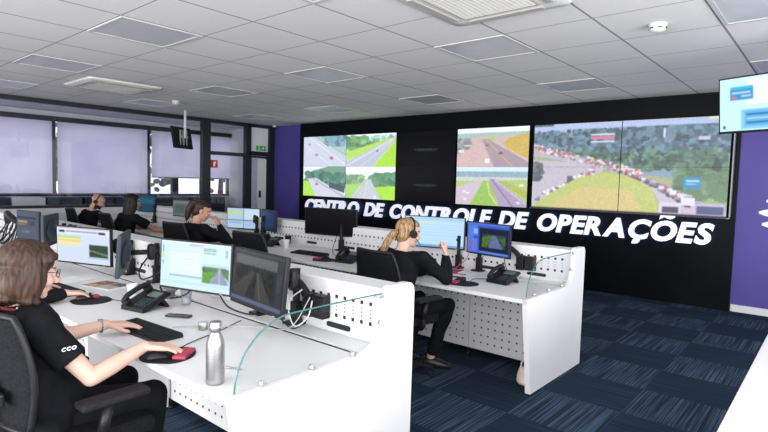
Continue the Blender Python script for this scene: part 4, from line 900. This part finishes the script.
# the operator beyond her: only a sleeve and a hand can be seen
person('operator mostly hidden behind the nearest woman, black long sleeve and hand on a mouse', (-3.95, .66), dict(
    head=(-3.95, .70, 1.17), yaw=6, pitch=10, neck=(-3.95, .65, 1.01), chest=(-3.95, .63, .84), pelvis=(-3.96, .60, .565),
    sR=(-3.765, .66, .95), eR=(-3.66, .92, .79), wR=(-3.70, 1.22, .79), fR=(.12, .98, -.1), curlR=.3,
    sL=(-4.135, .66, .95), eL=(-4.20, .90, .76), wL=(-4.10, 1.16, .787), fL=(.1, .98, -.06), curlL=.25,
    kR=(-3.84, 1.05, .54), kL=(-4.08, 1.05, .54), aR=(-3.84, 1.05, .09), aL=(-4.08, 1.05, .09)), FAIR, hair_bob(HD, .14), 'long', .007)
# blonde woman at the second console
p3, hm3 = person('blonde woman with ponytail and headset in black long sleeves, fist raised', (-2.66, 3.26), dict(
    head=(-2.655, 3.40, 1.142), yaw=22, pitch=10, neck=(-2.665, 3.335, 1.005), chest=(-2.665, 3.30, .835), pelvis=(-2.66, 3.20, .565), hw=1.02,
    sR=(-2.475, 3.36, .955), eR=(-2.375, 3.56, .775), wR=(-2.415, 3.60, .965), fR=(-.25, .25, .95), nR=(-.8, -.3, .1), curlR=1.05,
    sL=(-2.845, 3.33, .955), eL=(-2.90, 3.55, .775), wL=(-2.68, 3.72, .785), fL=(.6, .6, -.05), curlL=.3,
    kR=(-2.41, 3.64, .55), kL=(-2.72, 3.66, .55), aR=(-2.535, 3.60, .09), aL=(-2.74, 3.52, .09), toeR=(.13, .10, -.05)), FAIR,
    hair_tail(HY, ([(0, -.10, -.005), (0, -.135, -.03), (-.015, -.165, -.10), (-.025, -.185, -.18), (-.03, -.19, -.27)], [.024, .028, .032, .028, .008])), 'long', .006, headset=True)
# woman with her hand to her face
person('woman with dark tied hair in black long sleeves, hand held to her face', (-5.62, 3.28), dict(
    head=(-5.740, 3.360, 1.150), yaw=28, pitch=22, neck=(-5.760, 3.290, 1.005), chest=(-5.760, 3.250, 0.835), pelvis=(-5.760, 3.160, 0.565),
    sR=(-5.575, 3.300, 0.945), eR=(-5.470, 3.560, 0.790), wR=(-5.615, 3.510, 0.980), fR=(-.3, -.1, .95), nR=(-.8, -.4, .2), curlR=.7,
    sL=(-5.945, 3.280, 0.945), eL=(-5.990, 3.550, 0.790), wL=(-5.780, 3.660, 0.800), fL=(.7, .5, -.05), curlL=.3,
    kR=(-5.640, 3.620, 0.550), kL=(-5.880, 3.620, 0.550), aR=(-5.640, 3.600, 0.090), aL=(-5.880, 3.600, 0.090)), OLIVE,
    hair_tail(HD, ([(0, -.09, .06), (0, -.125, .05), (-.01, -.14, -.02), (-.02, -.13, -.10), (-.02, -.115, -.17)], [.03, .036, .042, .034, .012])), 'long', .008)
# operator with long black hair
person('operator with long black hair, bare forearm stretched along the desk', (-7.18, 3.28), dict(
    head=(-7.580, 3.360, 1.165), yaw=10, pitch=4, neck=(-7.600, 3.300, 1.010), chest=(-7.600, 3.260, 0.830), pelvis=(-7.600, 3.180, 0.565), hw=1.05,
    sR=(-7.405, 3.330, 0.950), eR=(-7.320, 3.550, 0.790), wR=(-7.080, 3.700, 0.785), fR=(.8, .5, -.1), curlR=.3,
    sL=(-7.795, 3.300, 0.950), eL=(-7.870, 3.550, 0.785), wL=(-7.620, 3.720, 0.785), fL=(.6, .7, -.05), curlL=.3,
    kR=(-7.470, 3.640, 0.550), kL=(-7.720, 3.640, 0.550), aR=(-7.470, 3.600, 0.090), aL=(-7.720, 3.600, 0.090)), TAN, hair_long(HK), 'short', .008)
# bald man
person('bald bearded man with headset in a black short sleeved shirt, arms folded on the desk', (-8.62, 3.33), dict(
    head=(-8.860, 3.390, 1.125), yaw=42, pitch=26, neck=(-8.920, 3.300, 0.980), chest=(-8.920, 3.250, 0.810), pelvis=(-8.920, 3.190, 0.565), hw=1.12,
    sR=(-8.710, 3.330, 0.930), eR=(-8.580, 3.550, 0.785), wR=(-8.800, 3.650, 0.790), fR=(-.95, .2, 0), curlR=.4,
    sL=(-9.130, 3.300, 0.930), eL=(-9.200, 3.550, 0.785), wL=(-8.960, 3.720, 0.790), fL=(.95, .1, 0), curlL=.4,
    kR=(-8.780, 3.630, 0.550), kL=(-9.060, 3.630, 0.550), aR=(-8.780, 3.570, 0.090), aL=(-9.060, 3.570, 0.090)), OLIVE, None, 'short', .008, headset=True, beard=(.035, .02, .015))

# ---------------------------------------------------------------- things on the desks
DZ = .7355
def phone(x, y, rz, label):
    t = thing('desk_phone', (x, y, DZ), label, 'telephone', 'black desk telephones', R(rz))
    B().prism([(-.10, .0), (-.10, .025), (.085, .098), (.10, .09), (.10, .078), (-.07, .0)], 'x', -.10, .10).build('base', M['black'], t)
    B().prism([(.085, .0), (.03, .07), (.045, .078), (.105, .004)], 'x', -.085, .085).build('stand', M['blackmatte'], t)
    sl = math.atan2(.073, .185); rx = Matrix.Rotation(sl, 3, 'X'); on = lambda u, v, o=.003: V((u, -.10 + v * math.cos(sl), .025 + v * math.sin(sl))) + rx @ V((0, 0, o))
    k = B()
    for i in range(3):
        for j in range(4): k.box(on(.005 + i * .026, .03 + j * .021), (.019, .014, .007), .002, rx)
    k.build('keypad', M['greycable'] if False else M['bluegrey'], t)
    k = B()
    for j in range(6): k.box(on(.088, .03 + j * .02), (.016, .012, .006), .002, rx)
    k.build('side_keys', M['bluegrey'], t)
    B().box(on(.035, .150), (.10, .05, .006), .002, rx).build('display', M['lcd'], t)
    h = B().tube(smooth_path([on(-.065, .005, .03), on(-.065, .04, .048), on(-.065, .10, .052), on(-.065, .16, .048), on(-.065, .195, .03)]), .017, 8); h.box(on(-.065, .02, .018), (.05, .045, .03), .012, rx).box(on(-.065, .18, .018), (.05, .045, .03), .012, rx); h.build('handset', M['black'], t)
    c = [];  n = 60
    for q in range(n): a = q * 2 * math.pi / 5; u = q / n; c.append(V((-.105 - .035 * math.sin(u * 3.1) + .006 * math.cos(a), -.07 + .12 * u, .008 + .006 * (1 + math.sin(a)))))
    B().tube(c, .0022, 5).build('coiled_cord', M['black'], t)
    return t
PH0 = phone(-3.20, 1.50, 12, 'black desk phone left of the keyboard in front of the nearest woman')
def phone_copy(x, y, rz, label): c = copy_tree(PH0); c.location = (x, y, DZ); c.rotation_euler = (0, 0, R(rz)); c['label'] = label
phone_copy(-2.10, 4.00, -8, 'black desk phone at the right end of the second console')
phone_copy(-3.72, 3.80, 10, 'black desk phone left of the blonde woman'); phone_copy(-5.25, 3.98, 16, 'black desk phone behind the empty chair'); phone_copy(-6.75, 4.02, 12, 'black desk phone between the two far operators')
def keyboard(x, y, rz, label):
    t = thing('keyboard', (x, y, DZ), label, 'keyboard', 'black keyboards', R(rz))
    B().prism([(-.075, 0), (-.075, .012), (.07, .022), (.075, .0)], 'x', -.222, .222).build('base', M['black'], t)
    k = B(); sl = math.atan2(.01, .145); rx = Matrix.Rotation(sl, 3, 'X')
    for r_ in range(6):
        yy = .058 - r_ * .0225
        for q in range(22):
            xx = -.209 + q * .0199
            if r_ == 5 and 4 <= q <= 9: continue
            k.box((xx, yy, .018 + yy * .069), (.0165, .018, .008), 0, rx)
        if r_ == 5: k.box((-.075, yy, .018 + yy * .069), (.115, .018, .008), 0, rx)
    k.build('keys', M['blackmatte'], t); return t
KB0 = keyboard(-2.70, 1.265, 4, 'black keyboard under the left hand of the nearest woman')
def kb_copy(x, y, rz, label): c = copy_tree(KB0); c.location = (x, y, DZ); c.rotation_euler = (0, 0, R(rz)); c['label'] = label
kb_copy(-4.05, 1.30, 4, 'black keyboard of the hidden operator, seen behind the nearest woman'); kb_copy(-2.82, 3.84, 10, 'black keyboard in front of the blonde woman'); kb_copy(-4.38, 3.86, 6, 'black keyboard before the switched-off monitor')
kb_copy(-5.95, 3.86, 12, 'black keyboard before the light split-window monitor')
def mousepad(x, y, rz, label):
    t = thing('mouse_pad', (x, y, DZ), label, 'mouse pad', 'mouse pads with red wrist rests', R(rz))
    pts = arc(0, .02, .115, .105, -5, 185, 20) + arc(0, -.03, .115, .085, 185, 355, 14); B().prism(pts, 'z', 0, .004).build('pad', M['blackmatte'], t)
    r = B(); r.box((0, -.07, .011), (.135, .06, .018), .008, seg=3)
    for k in range(7): r.box((-.054 + k * .018, -.07, .0195), (.003, .045, .003))
    r.build('wrist_rest', M['red'], t); return t
MP0 = mousepad(-2.275, 1.17, 130, 'black mouse pad with red wrist rest under the right hand of the nearest woman')
def mp_copy(x, y, rz, label): c = copy_tree(MP0); c.location = (x, y, DZ); c.rotation_euler = (0, 0, R(rz)); c['label'] = label
mp_copy(-3.62, 1.34, -95, 'mouse pad with red wrist rest under the hidden operator’s hand'); mp_copy(-2.30, 3.70, -80, 'mouse pad with red rest between the blonde woman and the right phone'); mp_copy(-3.97, 3.70, -80, 'mouse pad with red rest before the switched-off monitor')
def mouse(x, y, rz, label):
    t = thing('computer_mouse', (x, y, DZ + .0045), label, 'mouse', 'black computer mice', R(rz))
    B().loft([[V((wd * math.cos(a), yy, max(0, hh * math.sin(a)))) for a in [k * 2 * math.pi / 16 for k in range(16)]] for yy, wd, hh in ((-.052, .012, .012), (-.045, .026, .026), (-.015, .032, .037), (.02, .030, .030), (.046, .024, .016), (.052, .012, .008))]).build('shell', M['black'], t)
    B().tube([(-.004, .026, .029), (.004, .026, .029)], .009, 10).build('scroll_wheel', M['bluegrey'], t); return t
MS0 = mouse(-2.262, 1.112, -20, 'black mouse held by the right hand of the nearest woman')
def ms_copy(x, y, rz, label): c = copy_tree(MS0); c.location = (x, y, DZ + .0045); c.rotation_euler = (0, 0, R(rz)); c['label'] = label
ms_copy(-3.68, 1.33, 0, 'black mouse under the hidden operator’s hand'); ms_copy(-2.36, 3.745, -15, 'black mouse on the pad beside the blonde woman'); ms_copy(-4.02, 3.76, 10, 'black mouse on the pad before the switched-off monitor')
# steel bottle
t = thing('water_bottle', (-1.835, 1.135, DZ), 'brushed steel water bottle standing near the desk end', 'bottle')
B().lathe([(.030, 0), (.035, .004), (.036, .012), (.036, .150), (.034, .170), (.026, .193), (.020, .205), (.0195, .212)], seg=32).build('body', M['steel'], t)
B().lathe([(.0225, .211), (.0235, .214), (.0235, .245), (.021, .249), (.002, .249)], seg=32).build('cap', M['steel'], t); B().lathe([(.0238, .226), (.0242, .228), (.0238, .230)], seg=32).build('cap_ring', M['chrome'], t)
def cup(x, y, h, r, label, m_='clearplastic', fill=None):
    t = thing('cup', (x, y, DZ), label, 'cup'); B().lathe([(r * .72, 0), (r * .74, .003), (r, h), (r + .002, h), (r + .001, h - .003), (r * .74, .006), (.001, .005)], seg=24, close=False).build('wall', M[m_], t)
    if fill: B().lathe([(r * .70, .006), (r * .70 + .28 * r * fill, h * fill), (.001, h * fill)], seg=20).build('contents', M['paper'], t)
cup(-3.12, 1.72, .10, .036, 'clear plastic cup with white contents beside the desk phone', fill=.5); cup(-3.62, 1.60, .075, .034, 'white paper cup behind the desk phone', 'paper')
cup(-3.36, 1.73, .07, .042, 'steel mug behind the nearest desk phone', 'steel'); cup(-5.29, 4.30, .10, .040, 'black cup beside the sanitizer bottle', 'black')
t = thing('sanitizer_bottle', (-5.33, 4.45, DZ), 'clear sanitizer pump bottle on the second console', 'bottle'); B().lathe([(.028, 0), (.03, .005), (.03, .10), (.014, .118), (.012, .125)], seg=20).build('body', M['paper'], t); B().lathe([(.013, .124), (.013, .138), (.005, .14), (.005, .165)], seg=14).box((.012, 0, .166), (.045, .014, .01), .003).build('pump', M['signwhite'], t)
# candle-like tin with rounded lid in front of the bright monitor, and the wrapped bar
t = thing('steel_tin', (-2.545, 1.50, DZ), 'small round steel tin beside the snack wrapper', 'tin'); B().lathe([(.024, 0), (.026, .004), (.026, .034), (.023, .038), (.001, .038)], seg=24).build('body', M['steel'], t); B().lathe([(.0262, .026), (.0275, .027), (.0275, .036), (.022, .041), (.001, .041)], seg=24).build('lid', M['chrome'], t)
t = thing('snack_wrapper', (-2.87, 1.535, DZ), 'silver and orange snack wrapper lying on the near desk', 'wrapper', rz=R(32)); b = B().box((0, 0, .007), (.15, .045, .013), .005); b.m(1).box((.012, 0, .0135), (.085, .038, .003), .001); b.m(2).box((-.055, 0, .0136), (.025, .04, .003), .001); b.build('wrapper', [M['bluegrey'], M['orange'], M['lightgrey']], t)
tag(B().tube([(-2.02, 1.225, DZ + .005), (-1.885, 1.29, DZ + .005)], .004, 8).build('pen', M['steel'], loc=(-1.95, 1.26, DZ)), 'thin steel pen behind the water bottle', 'pen')
t = thing('magazine', (-4.02, 1.60, DZ), 'colourful open magazine below the yellow table monitor', 'magazine', rz=R(14))
mg = Img(40, 28, (.75, .72, .68)); mg.rect(.0, 0, .48, 1, (.50, .38, .30), .2); mg.rect(.05, .1, .4, .6, (.52, .20, .10), .2); mg.rect(.1, .65, .42, .9, (.8, .62, .2), .1); mg.rect(.55, .1, .95, .5, (.3, .32, .36), .2)
me = screen_mesh(.30, .20, mg.a); me.transform(Matrix.Rotation(R(-90), 4, 'X')); me.materials.clear(); me.materials.append(M['print_']); me.transform(Matrix.Translation((0, 0, .0105))); link('cover', me, t); B().box((0, 0, .005), (.305, .205, .01), .002).build('pages', M['paper'], t)
tag(B().box((0, 0, .003), (.21, .297, .006), .001, R(20)).build('paper_sheets', M['paper'], loc=None), 'white papers beside the magazine on the near desk', 'paper').location = (-4.40, 1.46, DZ)
t = thing('notebook', (-2.70, 4.12, DZ), 'reddish notebook under the pale blue monitor', 'notebook', rz=R(8)); B().box((0, 0, .008), (.2, .15, .016), .003).build('cover', M['red'], t); B().box((.004, 0, .008), (.196, .144, .010)).build('pages', M['paper'], t)
# bag under the second console
t = thing('cloth_bag', (-1.785, 3.83, 0), 'small pale pink bag on the carpet under the second console end', 'bag')
B().loft([ering((0, 0, z), rx_, ry_, V((1, 0, 0)), V((0, 1, 0)), 20) for z, rx_, ry_ in ((.0, .06, .045), (.02, .072, .055), (.07, .068, .05), (.11, .055, .035), (.13, .05, .018))]).build('body', M['blush'], t)
B().tube(smooth_path([(-.04, 0, .125), (-.03, 0, .175), (.03, 0, .175), (.04, 0, .125)]), .006, 8).build('handle', M['blush'], t)
# headset lying on the desk
# cables: each run is a thing of its own
def cable(pts, r, m_, label, group=None):
    P = smooth_path(pts, 8); o = B().tube([p - P[0] for p in P], r, 6).build('cable', M[m_]); o.location = P[0]; tag(o, label, 'cable', group)
D = DZ + .004
cable([(-2.10, 1.86, .93), (-2.14, 1.80, .80), (-2.22, 1.78, .745), (-2.36, 1.74, D), (-2.5, 1.60, D), (-2.62, 1.48, D), (-2.68, 1.40, D)], .003, 'greycable', 'thin grey cable running from the keyboard to the supply box')
cable([(-2.06, 1.84, .92), (-2.05, 1.80, .84), (-2.12, 1.77, .79), (-2.18, 1.78, .90), (-2.13, 1.83, .97)], .004, 'lightgrey', 'light looped cable hanging from the near supply box')
cable([(-2.26, 1.72, .90), (-2.24, 1.78, .80), (-2.16, 1.80, .76), (-2.1, 1.84, .81)], .004, 'black', 'black cable sagging below the dim monitor')
cable([(-2.80, 1.74, .88), (-2.72, 1.76, .79), (-2.60, 1.80, .76), (-2.50, 1.82, .77)], .005, 'black', 'black cable below the bright document monitor')
cable([(-2.25, 1.17, D + .012), (-2.36, 1.32, D + .002), (-2.46, 1.56, D), (-2.55, 1.74, D)], .0025, 'black', 'black mouse cable of the nearest woman')
cable([(-3.55, 1.80, .84), (-3.50, 1.74, .78), (-3.42, 1.78, .76), (-3.40, 1.88, .84), (-3.36, 1.90, .92)], .007, 'black', 'thick black cable loop behind the steel mug')
cable([(-3.82, 1.80, .95), (-3.86, 1.76, .86), (-3.80, 1.75, .80), (-3.70, 1.80, .84), (-3.62, 1.86, .92)], .006, 'black', 'black cable loop under the edge-on monitor')
cable([(-3.30, 1.86, .90), (-3.22, 1.80, .80), (-3.25, 1.74, .76), (-3.35, 1.72, D)], .005, 'black', 'black cable behind the desk phone')
cable([(-3.60, 1.38, D + .02), (-3.45, 1.48, D), (-3.52, 1.62, D), (-3.48, 1.74, D)], .0025, 'black', 'black mouse cable of the hidden operator')
cable([(-2.62, 4.33, 1.0), (-2.60, 4.22, .86), (-2.66, 4.12, .765), (-2.56, 4.06, D), (-2.48, 4.02, D + .01)], .004, 'redcable', 'red cable beside the blonde woman')
cable([(-2.28, 4.34, 1.0), (-2.24, 4.28, .86), (-2.20, 4.26, .78), (-2.16, 4.12, D)], .004, 'black', 'black cable behind the right phone')
cable([(-2.30, 3.80, D), (-2.34, 3.95, D), (-2.2, 4.1, D), (-2.36, 4.18, D)], .0025, 'black', 'black mouse cable of the blonde woman')
cable([(-4.40, 4.30, .93), (-4.36, 4.20, .80), (-4.28, 4.12, D), (-4.1, 4.0, D)], .004, 'black', 'black cable below the switched-off monitor')
# rolled headset on the desk by the blonde woman
t = thing('headset', (-2.44, 3.80, DZ), 'black headset lying on the desk beside the blonde woman', 'headset', rz=R(20))
B().tube([(.07 * math.cos(a), .075 * math.sin(a), .012) for a in [R(-20 + k * 11) for k in range(21)]], .006, 8).build('headband', M['blackmatte'], t)
for a in (-20, 200): B().tube([(.07 * math.cos(R(a)), .075 * math.sin(R(a)), .004), (.07 * math.cos(R(a)), .075 * math.sin(R(a)), .03)], .027, 16).build('ear_cushion', M['blackmatte'], t)
# monitor arms and cable bundle at the far left of the near row
t = thing('cable_bundle', (-7.1, 1.80, .75), 'tangle of black cables and arms at the far left of the near console', 'cables')
b = B()
for k in range(16): x = -.5 + k * .065; b.tube(smooth_path([(x, .07, .24), (x + random.uniform(-.08, .08), .03, .14), (x + random.uniform(-.1, .1), -.02, .02), (x + .1, -.1, -.008)]), .008, 6)
b.build('cords', M['black'], t); B().tube(smooth_path([(-.5, .08, .20), (-.2, 0, .32), (.15, -.05, .30), (.45, .08, .15)]), .035, 8).build('arm', M['black'], t)

# papers and small things on the far stations
for x, y, rz, lab in ((-5.05, 1.42, 30, 'white papers on the near desk at far left'), (-5.55, 3.80, 10, 'white papers beside the woman with her hand to her face'), (-8.35, 3.86, -12, 'white papers in front of the bald man')):
    t = thing('paper_sheets', (x, y, DZ), lab, 'paper', 'loose papers on the desks', R(rz))
    B().box((0, 0, .002), (.21, .297, .004)).build('sheets', M['paper'], t); B().box((.012, -.01, .0052), (.20, .28, .002), 0, R(6)).build('top_sheet', M['paper'], t)
cup(-4.98, 4.02, .095, .038, 'white cup behind the empty chair', 'paper'); cup(-3.30, 4.22, .085, .036, 'black mug left of the blonde woman', 'black')
